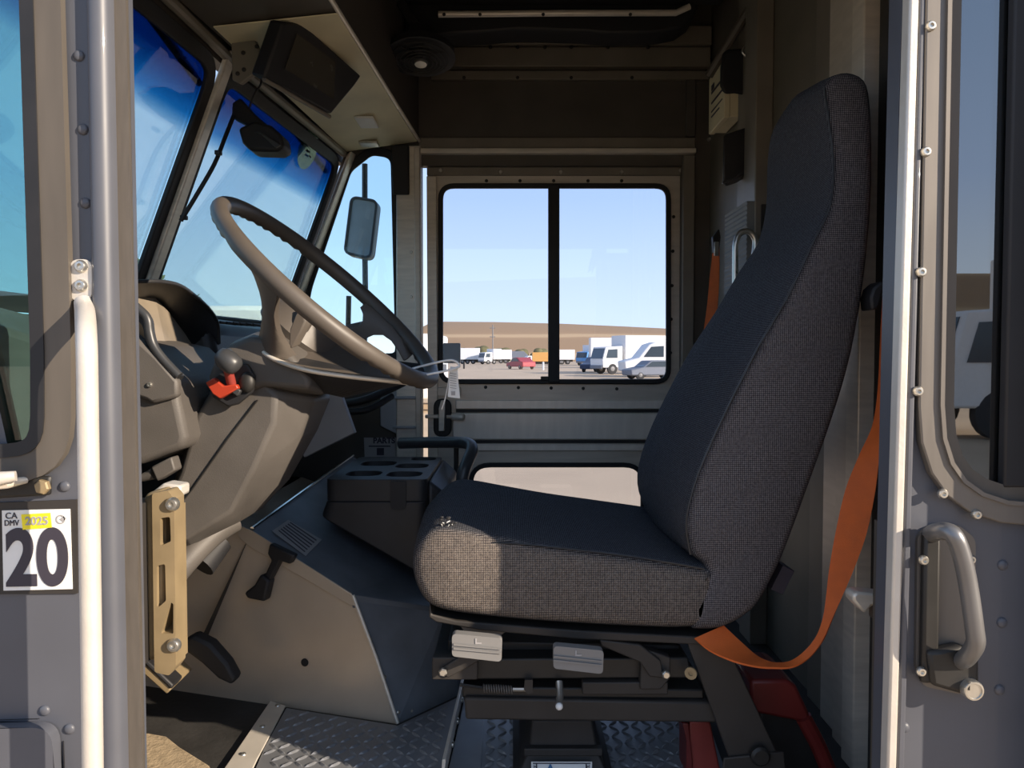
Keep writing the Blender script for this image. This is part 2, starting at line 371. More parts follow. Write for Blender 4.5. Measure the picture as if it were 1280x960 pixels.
# grab rail
g = thing('grab_rail', 'long bright aluminium grab rail bolted beside the doorway', 'grab rail', P(106, 352, YN))
pth = [P(105, 378, YN - .006), P(106, 388, YN - .018), P(107, 402, YN - .055), P(108, 425, YN - .078), P(109, 460, YN - .085), P(111, 600, YN - .085), P(114, 800, YN - .085), P(116, 960, YN - .085), P(117, 1040, YN - .085)]
pth = [pth[0]] + [pth[1], pth[2], pth[3], pth[4], pth[5], pth[6], pth[7], pth[8]]
MB().tube(catmull(pth, 5), .0108, 18).obj('rail', 'rail', g, smooth=60)
fl = rpoly(XZs([(91, 325), (120, 325), (119, 378), (93, 378)], YN), .012)
MB().plate(fl, [], (V((0, YN, 0)), f[1], f[2]), .008).obj('flange', 'rail', g, bevel=.002)
screw(g, [P(102, 333, YN - .008), P(102, 357, YN - .008)], .0075, 'steel', name='bolt')

# number sticker on its dark backing plate
st = thing('registration_sticker', 'white sticker with big black 20 and a yellow 2025 tab', 'sticker', P(48, 685, YN))
def quad(px, Y, m, nm, par, d=.001):
    return MB().plate(XZs(px, Y), [], FY(Y), d).obj(nm, m, par, smooth=0)
quad([(-3, 628), (97, 624), (98, 741), (-3, 742)], YN - .0005, 'black_brown', 'backing_plate', st, .003)
quad([(3, 638), (88, 636), (91, 736), (5, 738)], YN - .004, 'paper', 'white_sheet', st)
quad([(27, 643), (63, 641), (65, 659), (29, 662)], YN - .0052, 'yellow', 'year_tab', st)
ux, uz = V((1, 0, .02)), V((0, 0, 1))
text('20', .094, P(46, 700.5, YN - .0054), ux, uz, 'ink', 'lettering', st, bold=.0030, sx=.80)
text('CA', .0105, P(14, 645, YN - .0054), ux, uz, 'ink', 'lettering', st)
text('DMV', .0098, P(14.5, 654, YN - .0054), ux, uz, 'ink', 'lettering', st, sx=.85)
text('2025', .0140, P(46, 651.5, YN - .0064), ux, uz, 'ink_grey', 'lettering', st, bold=.0003)
MB().ringplate([(XZ(79, 648, YN)[0] + .0055 * math.cos(t), XZ(79, 648, YN)[1] + .0055 * math.sin(t)) for t in (k * math.pi / 8 for k in range(16))],
               [(XZ(79, 648, YN)[0] + .0042 * math.cos(t), XZ(79, 648, YN)[1] + .0042 * math.sin(t)) for t in (k * math.pi / 8 for k in range(16))], FY(YN - .0052), .0006).obj('round_seal', 'ink_grey', st, smooth=0)
quad([(75, 649), (80, 645), (83, 648), (79, 652)], YN - .0052, 'ink_grey', 'seal_mark', st, .0006)

# mirror bracket at the foot of the quarter window
mb_ = thing('mirror_bracket', 'pale mirror arm on a black base at left picture edge', 'bracket', P(10, 600, YN))
MB().prism([P(-60, 600, YN - .004), P(66, 594, YN - .004), P(66, 618, YN - .004), P(-60, 626, YN - .004)], (0, -.006, 0)).obj('base', 'black', mb_, bevel=.003)
MB().tube([P(-60, 604, YN - .05), P(0, 598, YN - .04), P(20, 595, YN - .035)], [.008, .008, .006], 12).obj('arm', 'rail', mb_)
MB().tube([P(-60, 612, YN - .04), P(10, 604, YN - .03), P(33, 600, YN - .012)], [.006, .006, .004], 10).obj('strut', 'alum', mb_)
MB().lathe([(.009, 0), (.009, .005), (.0075, .007), (.001, .0075)], P(55, 608, YN - .010), (0, -1, 0), 6).obj('bolt', 'striker', mb_, smooth=0)

# step-well lid at the lower left
lid = thing('access_lid', 'rounded slate grey lid at the bottom left corner of picture', 'lid', P(20, 940, YN))
lo = rpoly(XZs([(-200, 905), (79, 897), (83, 1010), (-200, 1010)], YN), [0, .028, 0, 0])
MB().plate(lo, [], (V((0, YN, 0)), f[1], f[2]), .002).obj('gap_seal', 'rubber', lid)
MB().plate(inset(lo, .003), [], (V((0, YN - .002, 0)), f[1], f[2]), .016).obj('panel', 'paint', lid, bevel=.008, bseg=3)

# striker block on the inner side of the jamb
YS = 1.02
sk = thing('door_striker', 'tan cast striker block bolted inside the left door jamb', 'striker', P(205, 720, YS))
so_ = rpoly(XZs([(203, 612), (222, 608), (230, 618), (232, 822), (224, 833), (206, 829)], YS), .005)
holes = [rpoly(XZs([(213, 642), (225, 640), (226, 670), (213, 676)], YS), .003), rpoly(XZs([(209, 700), (219, 697), (220, 742), (209, 752)], YS), .003), rpoly(XZs([(226, 744), (229, 746), (229, 782), (214, 782)], YS), .002)]
MB().plate(so_, holes, (V((0, YS, 0)), V((1, 0, 0)), V((0, 0, 1))), .030).obj('block', 'striker', sk, bevel=.0025)
MB().prism([P(x, y, YS - .022) for x, y in ((178, 618), (204, 611), (206, 826), (181, 828))], (0, .06, 0)).obj('side_plate', 'striker', sk, bevel=.008, bseg=3)
MB().prism([P(x, y, YS + .006) for x, y in ((178, 624), (204, 604), (226, 607), (226, 620), (180, 640))], (0, .03, 0)).obj('top_lug', 'rail', sk, bevel=.003)
MB().span((-.52, .972, .35), (-.478, 1.03, .56)).obj('mount', 'black_brown', sk)
MB().span(P(204, 630, YS + .001), P(230, 820, YS + .001) + V((0, .012, 0))).obj('back_plate', 'striker', sk)
MB().box(P(214, 722, YS + .0), (.010, .010, .045)).obj('latch_tongue', 'striker', sk, bevel=.002)
screw(sk, [P(216, 630, YS - .030), P(218, 806, YS - .030)], .0092, 'steel', name='bolt')

# =================================================================== near sliding door, right
YD = .95
fd = FY(YD)
def lean(t, b, y): return t + (b - t) * y / 960
XR = .80
wo = rpoly([XZ(1153, -160, YD), (XR, XZ(1153, -160, YD)[1]), (XR, XZ(1280, 655, YD)[1]), XZ(1139, 655, YD)], [0, 0, 0, .15])
wi = inset(wo, .027); wg = inset(wo, .045)
z0, z1 = -.05, XZ(1120, -150, YD)[1]
dpl = [(XZ(1100, 1010, YD)[0], z0 - .2), (XR, z0 - .2), (XR, z1), (XZ(1130, -150, YD)[0], z1)]
dr = tag(MB().plate(dpl, [inset(wo, .02)], fd, -.03).obj('door_1', 'paint', None), 'open near sliding door with window and grab handle at right', 'door', kind='structure')
def vstrip(t0, b0_, t1, b1_, Y, d, m, nm, par, bev=.002):
    pts = [P(lean(t0, b0_, -140), -140, Y), P(lean(t1, b1_, -140), -140, Y), P(lean(t1, b1_, 1010), 1010, Y), P(lean(t0, b0_, 1010), 1010, Y)]
    return MB().prism(pts, (0, d, 0)).obj(nm, m, par, bevel=bev)
vstrip(1127, 1099, 1139, 1111, YD, -.020, 'rail', 'edge_channel', dr, .003)
vstrip(1139.5, 1111.5, 1143, 1114.5, YD, -.008, 'rubber', 'edge_groove', dr, 0)
vstrip(1143.5, 1115, 1152, 1125, YD, -.012, 'paint', 'edge_strip', dr, .003)
fr = MB().ringplate(wo, wi, (V((0, YD - .0, 0)), fd[1], fd[2]), .014).obj('window_frame', 'door_alum', dr, bevel=.002)
MB().ringplate(inset(wo, .024), inset(wo, .029), (V((0, YD - .012, 0)), fd[1], fd[2]), .006).obj('bead', 'door_alum', fr, bevel=.002)
MB().ringplate(inset(wo, .028), inset(wo, .046), (V((0, YD - .0, 0)), fd[1], fd[2]), .008).obj('inner_seal', 'rubber_tan', fr, bevel=.002)
MB().plate(inset(wo, .036), [], (V((0, YD + .006, 0)), fd[1], fd[2]), -.005).obj('pane', 'door_glass', dr, smooth=0)
MB().span((XZ(1262, 0, YD)[0], YD - .01, XZ(0, 608, YD)[1]), (XR, YD + .004, z1)).obj('meeting_bar', 'rubber', dr, bevel=.003)
MB().span((.475, YD + .035, -.25), (XR, YD + .05, XZ(0, 660, YD)[1])).obj('inner_skin', 'alum_dark', dr)
screw(dr, [P(x, y, YD - .014) for x, y in ((1163, 33), (1157, 190), (1151, 340), (1147, 489), (1178, 617), (1220, 643))], .0062)
rivet(dr, [P(x, y, YD) for x, y in ((1130, 909), (1253, 706), (1252, 778), (1249, 862))], .0068, 'paint')
# door handle
hp = rpoly(XZs([(1144, 668), (1160, 655), (1195, 655), (1216, 672), (1216, 855), (1200, 866), (1150, 855), (1142, 830)], YD), .018)
dh = MB().plate(hp, [], (V((0, YD, 0)), fd[1], fd[2]), .006).obj('door_handle', 'door_alum', dr, bevel=.002)
MB().span(P(1150, 664, YD - .006), P(1167, 850, YD - .006) + V((0, -.012, 0))).obj('recess_bar', 'black', dh, bevel=.004)
MB().tube(catmull([P(1164, 668, YD - .012), P(1174, 664, YD - .035), P(1190, 667, YD - .052), P(1201, 690, YD - .055), P(1210, 730, YD - .055), P(1218, 785, YD - .055), P(1219, 805, YD - .052), P(1208, 822, YD - .035), P(1196, 828, YD - .008)], 5), .0105, 16).obj('grip', 'grip', dh, smooth=60)
MB().prism([P(x, y, YD - .006) for x, y in ((1150, 808), (1168, 806), (1190, 800), (1214, 812), (1214, 866), (1190, 860), (1156, 850))], (0, -.018, 0)).obj('lock_housing', 'black', dh, bevel=.005)
MB().lathe([(.0125, -.01), (.0125, .010), (.0115, .012), (.0095, .0122), (.0095, .0108), (.001, .0106)], P(1211, 859, YD - .022), (0, -1, 0), 20).obj('lock_cylinder', 'steel', dh, smooth=40)
MB().box(P(1211, 859, YD - .033), (.0018, .002, .007)).obj('keyhole', 'black', dh)
screw(dh, [P(1154, 700, YD - .018), P(1151, 839, YD - .018), P(1213, 699, YD - .006)], .006)
# the outer skin of the body, proud of the sliding door, further right
tag(MB().span((.665, .862, -.35), (1.6, .90, 1.6)).obj('wall_right', 'paint', None, bevel=.004), 'slate grey outer body side just beyond the sliding door', 'body panel', kind='structure')
tag(MB().span((-1.1, .93, 1.36), (1.2, .98, 2.02)).obj('trim_1', 'alum_dark', None), 'dark header over the near doorway', 'trim', kind='structure')

# latch hook on the jamb in the gap behind the door
hk = thing('latch_hook', 'worn grey latch hook on the rear jamb by the door edge', 'hook', P(1085, 752, 1.10))
MB().prism([P(x, y, 1.10) for x, y in ((1066, 744), (1072, 740), (1106, 743), (1106, 757), (1090, 758), (1082, 768), (1074, 760), (1067, 752))], (0, .03, 0)).obj('hook', 'alum', hk, bevel=.004)
MB().span(P(1094, 742, 1.11), P(1112, 770, 1.13)).obj('mount', 'alum_dark', hk, bevel=.002)

# =================================================================== shell: floor, walls, ceiling
tag(MB().span((-1.15, .93, -.04), (.70, 2.66, 0)).obj('floor', 'floor_mat', None), 'black rubber cab floor', 'floor', kind='structure')
tag(MB().span((-.75, .93, 2.0), (1.2, 2.70, 2.04)).obj('ceiling', 'alum_dark', None), 'dark cab roof', 'ceiling', kind='structure')
YW = 2.60
A_T, A_B = V((-.56, 2.58, 1.42)), V((-.785, 2.58, .82))
qw = rpoly(XZs([(398, 352), (437, 222), (462, 190), (490, 192), (498, 222), (498, 448), (398, 448)], YW), [.02, .05, .05, .04, .05, .03, .02])
qw = rpoly(XZs([(372, 446), (386, 360), (436, 212), (464, 190), (493, 194), (499, 446)], YW), [.03, .3, .07, .05, .05, .03])
dhole = [XZ(527, 207, YW), XZ(853, 207, YW), (XZ(853, 400, YW)[0], .03), (XZ(527, 400, YW)[0], .03)]
wall = [(-.96, 0), (-.96, .55), (-.80, .80), (-.565, 1.42), (-.565, 2.0), (.665, 2.0), (.665, 0)]
wf = tag(MB().plate(wall, [qw, dhole], FY(YW), -.035).obj('wall_far', 'alum_dark', None), 'dull metal far side wall of the cab', 'wall', kind='structure')
# header bands above the far door
def band(y0, y1, Y, d, m, nm, par, x0=524, x1=868, bev=.002):
    return MB().prism([P(x0, y0, Y), P(x1, y0, Y), P(x1, y1, Y), P(x0, y1, Y)], (0, -d, 0)).obj(nm, m, par, bevel=bev)
band(173, 187, YW, .012, 'alum_dull', 'header_band', wf)
band(188, 194, YW, .03, 'alum', 'door_track', wf, 527)
band(91, 102, YW, .02, 'alum_dull', 'header_band', wf, 540, 884)
band(64, 88, YW, .035, 'alum_dull', 'header_band', wf, 480, 885)
band(40, 63, YW, .05, 'alum_dull', 'header_band', wf, 480, 885)
MB().span(P(853, 196, YW), P(864, 560, YW) + V((0, -.02, -.6))).obj('jamb_angle', 'alum_dull', wf, bevel=.002)
MB().span(P(857, 100, YW), P(868, 172, YW) + V((0, -.014, 0))).obj('jamb_angle', 'alum_dark', wf, bevel=.002)
rivet(wf, [P(x, y, YW - .05) for x, y in ((613, 59), (647, 59), (681, 59), (714, 59), (760, 59), (810, 59))], .006, 'black', name='rivet')
rivet(wf, [P(x, y, YW - .02) for x, y in ((580, 97), (647, 97), (714, 97), (790, 97))], .006, 'black', name='rivet')
screw(wf, [P(886, 174, YW), P(899, 172, YW)], .007)
# post ahead of the far door with the black strap of its weather strip
MB().prism([P(497, 185, YW - .002), P(527, 185, YW - .002), P(530, 640, YW - .002), P(497, 640, YW - .002)], (0, -.03, 0)).obj('door_post', 'alum', wf, bevel=.003)
MB().prism([P(518, 185, YW - .032), P(525, 185, YW - .032), P(527, 640, YW - .032), P(521, 640, YW - .032)], (0, -.012, 0)).obj('post_flange', 'alum_h', wf, bevel=.002)
MB().prism([P(490, 183, YW - .03), P(512, 183, YW - .03), P(512, 244, YW - .03), P(492, 244, YW - .03)], (0, -.02, 0)).obj('weather_strip', 'rubber', wf, bevel=.004)
screw(wf, [P(514, 315, YW - .034), P(514, 371, YW - .034)], .005)
# far quarter window
w4 = tag(MB().ringplate(inset(qw, -.016), inset(qw, .012), FY(YW - .0), .012).obj('window_4', 'rubber', None, bevel=.003), 'far quarter window with arched top ahead of the door post', 'window', kind='structure')
MB().plate(inset(qw, .004), [], FY(YW + .02), -.004).obj('pane', 'quarter_glass', w4, smooth=0)

# far sliding door
YO = 2.64
do = [XZ(534, 203, YO), XZ(859, 203, YO), (XZ(859, 400, YO)[0], .03), (XZ(534, 400, YO)[0], .03)]
wr = rpoly(XZs([(548, 230), (838, 230), (838, 480), (548, 480)], YO), .055)
lw = rpoly(XZs([(586, 578), (806, 578), (806, 720), (586, 720)], YO), .075)
d2 = tag(MB().plate(do, [inset(wr, .006), inset(lw, .006)], FY(YO), -.03).obj('door_2', 'alum_h', None), 'closed far sliding door of ribbed aluminium with sliding window', 'door', kind='structure')
wfm = MB().ringplate(wr, inset(wr, .017), FY(YO - .0), .014).obj('window_frame', 'rubber', d2, bevel=.003)
MB().prism([P(685, 232, YO), P(699, 232, YO), P(699, 478, YO), P(685, 478, YO)], (0, -.022, 0)).obj('centre_bar', 'rubber', wfm, bevel=.003)
MB().box(P(681, 473, YO - .012), (.028, .012, .014)).obj('slide_catch', 'black', wfm, bevel=.002)
x0, zt = XZ(550, 232, YO); x1, zb = XZ(836, 478, YO); xm = XZ(692, 0, YO)[0]
wl = inset(wr, .008)
MB().plate([q for q in wl], [], FY(YO + .012), -.004).obj('pane', 'far_glass', d2, smooth=0)
gl = MB().ringplate(lw, inset(lw, .016), FY(YO), .014).obj('lower_window_frame', 'rubber', d2, bevel=.003)
MB().plate(inset(lw, .008), [], FY(YO + .012), -.004).obj('pane', 'far_glass', d2, smooth=0)
band(199, 220, YO - .002, .012, 'alum_dull', 'top_rail', d2, 534, 857)
band(500, 511, YO, .012, 'rib', 'rib', d2, 570, 858)
band(511.5, 515.5, YO, .003, 'black', 'rib_gap', d2, 570, 858, 0)
band(516, 549, YO, .014, 'rib', 'rib', d2, 566, 858, .003)
band(550, 554, YO, .003, 'black', 'rib_gap', d2, 566, 858, 0)
band(555, 563, YO, .012, 'rib', 'rib', d2, 585, 858)
MB().prism([P(534, 222, YO), P(546, 222, YO), P(549, 700, YO), P(537, 700, YO)], (0, -.022, 0)).obj('edge_stile', 'alum', d2, bevel=.002)
screw(d2, [P(x, y, YO - .014) for x, y in ((551, 213), (626, 215), (701, 215), (777, 215), (851, 213))], .0065)
rivet(d2, [P(x, y, YO) for x, y in ((607, 484), (648, 484.5), (689, 485), (729, 485.5), (771, 486), (608, 226), (650, 226), (692, 226), (735, 226), (777, 226), (842, 271), (841, 314), (840, 357), (839, 399), (838, 441))], .006, 'black', name='rivet')
MB().box(P(855, 250, YO - .012), (.02, .02, .06)).obj('roller_guide', 'black', d2, bevel=.002)

# rear bulkhead of the cab
XB = .665
wrb = tag(MB().span((XB, .985, 0), (XB + .03, 2.62, 2.0)).obj('wall_rear', 'rear', None), 'dull metal bulkhead behind the driver seat', 'wall', kind='structure')
def vbar(y0, y1, d, m, nm, z0=0, z1=2.0, bev=.002):
    return MB().span((XB - d, y0, z0), (XB, y1, z1)).obj(nm, m, wrb, bevel=bev)
def yb(px): return XB * 960 / (px - 640)
vbar(yb(942), yb(932), .030, 'alum_dull', 'upright', 0, 1.75, .003)
vbar(yb(963), yb(948), .045, 'alum_dull', 'upright', 0, 2.0, .003)
vbar(yb(1040), yb(1021), .012, 'alum_dull', 'upright')
vbar(yb(1062), yb(1044), .022, 'alum_h', 'upright', 0, 2.0, .003)
vbar(yb(1084), yb(1068), .034, 'alum_h', 'upright', 0, 2.0, .003)
vbar(yb(1108), yb(1092), .05, 'alum', 'upright', 0, 2.0, .003)
vbar(yb(1140), yb(1113), .03, 'black_brown', 'upright', 0, 2.0, .003)
rivet(wrb, [PX(x, y, XB) for x, y in ((1037, 28), (1019, 716), (1044, 613))], .006, 'alum', (-1, 0, 0))

# front: firewall, windscreen and its posts
CT, CB = V((-.655, 1.76, 1.43)), V((-.88, 1.76, .82))
N_T, N_B = V((-.694, .97, 1.42)), V((-.92, .97, .82))
m_ = MB(); m_.span((-1.06, .95, 0), (-1.02, 2.66, .84)); m_.span((-1.06, 2.60, 0), (-.80, 2.64, .82))
tag(m_.obj('wall_front', 'black_brown', None), 'dark firewall below the windscreen', 'wall', kind='structure')
tag(MB().rings([[N_T + V((0, 0, -.01)), CT + V((0, 0, -.02)), A_T + V((-.012, .06, -.02)), V((-.565, 2.64, 2.0)), V((-.66, 1.76, 2.0)), V((-.70, .97, 2.0))], [p + V((-.03, 0, 0)) for p in (N_T + V((0, 0, -.01)), CT + V((0, 0, -.02)), A_T + V((-.012, .06, -.02)), V((-.565, 2.64, 2.0)), V((-.66, 1.76, 2.0)), V((-.70, .97, 2.0)))]]).obj('trim_2', 'alum_dark', None, smooth=0), 'dark header panel above the windscreen', 'trim', kind='structure')
def shield(tl, tr, br, bl, nm, lab, r):
    u = (br - bl).normalized(); n = u.cross(tl - bl).normalized(); v = n.cross(u)
    q = [((p - bl).dot(u), (p - bl).dot(v)) for p in (bl, br, tr, tl)]
    o = rpoly(q, r); frm = (bl, u, v)
    ob = tag(MB().ringplate(inset(o, .014), inset(o, .048), frm, .012).obj(nm, 'rubber', None, bevel=.003), lab, 'window', kind='structure')
    MB().plate(inset(o, .04), [], frm, -.005).obj('pane', 'shield_glass', ob, smooth=0); return frm
shield(N_T, CT, CB, N_B, 'window_2', 'near windscreen pane with blue shade band, driver side', .10)
shield(CT, A_T, A_B, CB, 'window_3', 'far windscreen pane with blue shade band, passenger side', .09)
def post(a, b, wv, dv, nm, m, lab):
    return tag(MB().rings([[p - wv, p + wv, p + wv + dv, p - wv + dv] for p in (a, b)]).obj(nm, m, None, bevel=.004), lab, 'trim', kind='structure')
tag(post(CT + V((.012, 0, 0)), CB + V((.012, 0, 0)), V((0, .020, 0)), V((.016, 0, .006)), 'trim_3', 'alum', 'slanted aluminium post between the windscreen panes'))
tag(post(A_T + V((.02, 0, 0)), A_B + V((.02, 0, 0)), V((.004, .022, 0)), V((.016, -.01, .006)), 'trim_4', 'alum', 'slanted aluminium corner post at far side of windscreen'))
# gusset plate at the top of the centre post
gp = thing('gusset_plate', 'triangular metal gusset at the top of centre windscreen post', 'bracket', P(300, 60, 1.70))
MB().prism([P(x, y, 1.70) for x, y in ((288, 15), (300, 8), (330, 78), (322, 88), (300, 105), (290, 100))], (.004, .010, 0)).obj('plate', 'alum_dull', gp, bevel=.002)
rivet(gp, [P(x, y, 1.70) for x, y in ((304, 66), (305, 87), (297, 92), (321, 58))], .005, 'black', name='rivet')
# =================================================================== steering wheel
YC = 1.47
C0 = P(415, 367, YC)
n_ = V((.665, -.085, .742)).normalized(); u_ = V((-.742, 0, .665)); u_ = (u_ - n_ * u_.dot(n_)).normalized(); w_ = n_.cross(u_)
if w_.y > 0: w_ = -w_
def W(a, r, h=0.0): a = math.radians(a); return C0 + (u_ * math.cos(a) + w_ * math.sin(a)) * r + n_ * h
R_ = .247
sw = thing('steering_wheel', 'large tilted grey steering wheel with finger grips and two broad spokes', 'steering wheel', C0)
m_ = MB(); pa, rr = [], []
NR = 144
rings = []
for i in range(NR):
    a = 2 * math.pi * i / NR; d = u_ * math.cos(a) + w_ * math.sin(a); ring = []
    for k in range(16):
        b = 2 * math.pi * k / 16; rad = .0155
        inn = max(0, -math.sin(b))            # finger bumps on the under side
        if not (60 < math.degrees(a) % 180 < 130): rad -= .0045 * inn * (.5 + .5 * math.cos(a * 58))
        ring.append(C0 + d * (R_ + rad * math.cos(b)) + n_ * (rad * 1.05 * math.sin(b)))
    rings.append([m_._v(p) for p in ring])
for a, b in zip(rings, rings[1:] + rings[:1]):
    for k in range(16): m_.bm.faces.new((a[k], a[(k + 1) % 16], b[(k + 1) % 16], b[k]))
m_.obj('rim', 'wheel', sw, smooth=60)
def web(a0, a1, nm):
    m = MB(); top, bot = [], []; N = 16
    for (off) in (0, -.010):
        g = []
        for j in range(7):
            t = j / 6; row = []
            for i in range(N + 1):
                s = i / N; wd = 1 + .12 * (1 - t) ** 2
                a = (a0 + a1) / 2 + (s - .5) * (a1 - a0) * wd * (1.0 if t < .3 else 1.0 + .5 * (t - .3))
                rad = R_ * (1 - t) + .150 * t; h = -.098 * (t ** .85) + off
                row.append(W(a, rad - (0 if t else .0), h + .004))
            g.append(row)
        (top if off == 0 else bot).extend(g)
    A = [[m._v(p) for p in r] for r in top]; B = [[m._v(p) for p in r] for r in bot]
    for j in range(6):
        for i in range(N):
            m.bm.faces.new((A[j][i], A[j][i + 1], A[j + 1][i + 1], A[j + 1][i])); m.bm.faces.new((B[j][i + 1], B[j][i], B[j + 1][i], B[j + 1][i + 1]))
        m.bm.faces.new((A[j][0], A[j + 1][0], B[j + 1][0], B[j][0])); m.bm.faces.new((A[j + 1][N], A[j][N], B[j][N], B[j + 1][N]))
    for i in range(N): m.bm.faces.new((A[0][i + 1], A[0][i], B[0][i], B[0][i + 1])); m.bm.faces.new((A[6][i], A[6][i + 1], B[6][i + 1], B[6][i]))
    m.obj(nm, 'wheel', sw, smooth=50)
# far spoke with its rounded cut-out
MB().prism([P(x, y, 1.665) for x, y in ((457, 377), (463, 391), (456, 400), (438, 404), (428, 408), (430, 424), (454, 425), (463, 418), (474, 413), (486, 413), (496, 420), (505, 433), (512, 446), (518, 442), (492, 408), (470, 387))], (-.012, -.010, -.012)).obj('spoke', 'wheel', sw, bevel=.003)
# near spoke swept from the rim down to the hub, then the bowl of the hub behind it
def sheet(tops, bots, nm, bulge=.022, out=.012, th=V((.004, .012, .004))):
    nb = len(tops); m = MB(); rows = []
    for j in range(9):
        t = j / 8; rw = []
        for i, (p, q) in enumerate(zip(tops, bots)):
            e = 1 - 2 * i / (nb - 1); rw.append(p.lerp(q, t) + V((bulge * math.sin(math.pi * t) * e, out * math.sin(math.pi * t), 0)))
        rows.append(rw)
    m.rings([r_ + [p + th for p in reversed(r_)] for r_ in rows]).obj(nm, 'wheel', sw, smooth=60)
def resample(pts, k):
    return [pts[0] if i == 0 else pts[-1] if i == k - 1 else pts[int(i * (len(pts) - 1) / (k - 1))].lerp(pts[min(int(i * (len(pts) - 1) / (k - 1)) + 1, len(pts) - 1)], i * (len(pts) - 1) / (k - 1) % 1) for i in range(k)]
bot_ = catmull([P(x, y, q) for x, y, q in ((321, 431, 1.36), (333, 443, 1.345), (352, 453, 1.335), (385, 463, 1.33), (430, 470, 1.34), (475, 475, 1.36), (512, 479, 1.39))], 6)
sheet([W(a, R_ - .002, -.006) for a in (63, 68, 73, 78, 83, 87)], resample(catmull([P(321, 431, 1.36), P(333, 443, 1.345), P(350, 450, 1.34), P(366, 447, 1.35)], 6), 6), 'spoke', .020, .004)
tl_ = catmull([P(x, y, q) for x, y, q in ((352, 420, 1.47), (372, 396, 1.52), (392, 398, 1.53), (414, 412, 1.52), (438, 430, 1.50), (466, 449, 1.47), (500, 468, 1.45), (528, 478, 1.45))], 5)
bs = resample(bot_, 20)
sheet(resample(tl_, 20), bs, 'hub_bowl', 0, .02)
MB().prism([P(x, y, 1.345) for x, y in ((361, 430), (362, 412), (369, 394), (376, 383), (381, 402), (375, 416), (364, 436))], (.012, .012, .006)).obj('spoke_facet', 'wheel', sw, bevel=.002)
nb = 20
MB().tube(bot_, .0042, 8).obj('hub_ring', 'alum', sw, smooth=60)
MB().prism([P(x, y, 1.40) for x, y in ((360, 424), (368, 398), (377, 383), (383, 404), (366, 432))], (.01, .012, 0)).obj('spoke_facet', 'wheel', sw, bevel=.002)
MB().lathe([(.001, -.11), (.080, -.11), (.085, -.09), (.070, -.07), (.060, -.055), (.001, -.053)], C0, n_, 36).obj('hub', 'wheel', sw, smooth=40)
MB().rings([[p + V((0, .004, .0)) for p in bs] + [p + V((.02, .22, .03)) for p in reversed(bs)], [P(345 + i * 4.4, 478 + i * 1.0, 1.40) for i in range(nb)] + [P(345 + i * 4.4, 470 + i * 1.0, 1.56) for i in range(nb - 1, -1, -1)]]).obj('hub_skirt', 'plastic_dk', sw, smooth=40)

# zip tie and paper tag
tg = thing('paper_tag', 'small white paper tag hanging by a zip tie from the wheel rim', 'tag', P(568, 470, 1.42))
MB().tube(catmull([P(505, 464, 1.44), P(530, 457, 1.43), P(556, 451, 1.42), P(568, 451, 1.42), P(574, 458, 1.42), P(560, 463, 1.41), P(540, 467, 1.41), P(524, 470, 1.41)], 5), .0022, 8).obj('zip_tie', 'white', tg, smooth=60)
MB().box(P(556, 459, 1.415), (.006, .006, .011)).obj('tie_head', 'white', tg, bevel=.001)
tq = [P(563, 458, 1.42), P(572, 459, 1.42), P(573, 478, 1.425), P(575, 498, 1.42), P(560, 496, 1.42), P(561, 475, 1.425)]
MB().prism(tq, (0, -.0007, 0)).obj('paper', 'paper', tg, smooth=0)
m_ = MB()
for i in range(7):
    y = 466 + i * 3.0; m_.prism([P(562.5, y, 1.4185), P(570.5, y + 1.2, 1.4185), P(570.5, y + 2.0, 1.4185), P(562.5, y + .8, 1.4185)], (0, -.0004, 0))
m_.obj('printed_lines', 'ink_grey', tg, smooth=0)
MB().prism([P(564, 489, 1.4185), P(569, 489, 1.4185), P(569, 494, 1.4185), P(564, 494, 1.4185)], (0, -.0004, 0)).obj('printed_mark', 'ink_grey', tg, smooth=0)
MB().tube(catmull([P(563, 462, 1.42), P(560, 480, 1.43), P(556, 500, 1.43), P(552, 512, 1.43)], 4), .0012, 6).obj('string', 'paper', tg)

# =================================================================== steering column
sc = thing('steering_column', 'bulky grey plastic steering column cover below the wheel', 'steering column', P(290, 580, 1.45))
def loft_px(px, ys, ins, name, m, par, bevel=.012, seg=3):
    rs = []
    y_ref = ys[0]
    base = XZs(px, y_ref)
    for y, d in zip(ys, ins):
        q = inset(base, d) if d else base
        rs.append([V((a, y, b)) for a, b in q])
    return MB().rings(rs).obj(name, m, par, smooth=50, bevel=bevel, bseg=seg)
lc = [[(246, 520), (264, 492), (300, 462), (336, 484), (344, 492), (343, 528), (318, 585), (290, 640), (232, 676), (206, 668), (200, 648), (226, 590)],
      [(246, 515), (264, 488), (300, 460), (380, 484), (394, 500), (376, 545), (338, 612), (300, 652), (234, 684), (202, 672), (196, 650), (222, 590)]]
MB().rings([[P(x, y, 1.36) for x, y in lc[0]], [P(x, y, 1.42) for x, y in lc[1]], [P(x, y, 1.42) + V((0, .13, 0)) for x, y in lc[1]]]).obj('lower_cover', 'plastic', sc, smooth=40, bevel=.007, bseg=3)
loft_px([(252, 470), (262, 444), (280, 425), (310, 413), (340, 416), (372, 440), (394, 470), (396, 496), (330, 490), (282, 506), (256, 500)], [1.345, 1.40, 1.54, 1.58], [.012, 0, 0, .015], 'upper_cover', 'plastic', sc, .008)
MB().tube([P(322, 500, 1.357), P(285, 548, 1.357), P(240, 612, 1.357), P(205, 655, 1.357)], .0016, 6).obj('cover_seam', 'black', sc)
MB().tube(catmull([P(292, 650, 1.50), P(270, 664, 1.47), P(242, 690, 1.43), P(214, 722, 1.40)], 5), [.024] * 16, 16).obj('shaft_cover', 'plastic', sc, smooth=60)
MB().tube([P(276, 676, 1.50), P(250, 706, 1.46)], [.024, .030], 16).obj('boot', 'rubber', sc, smooth=60)
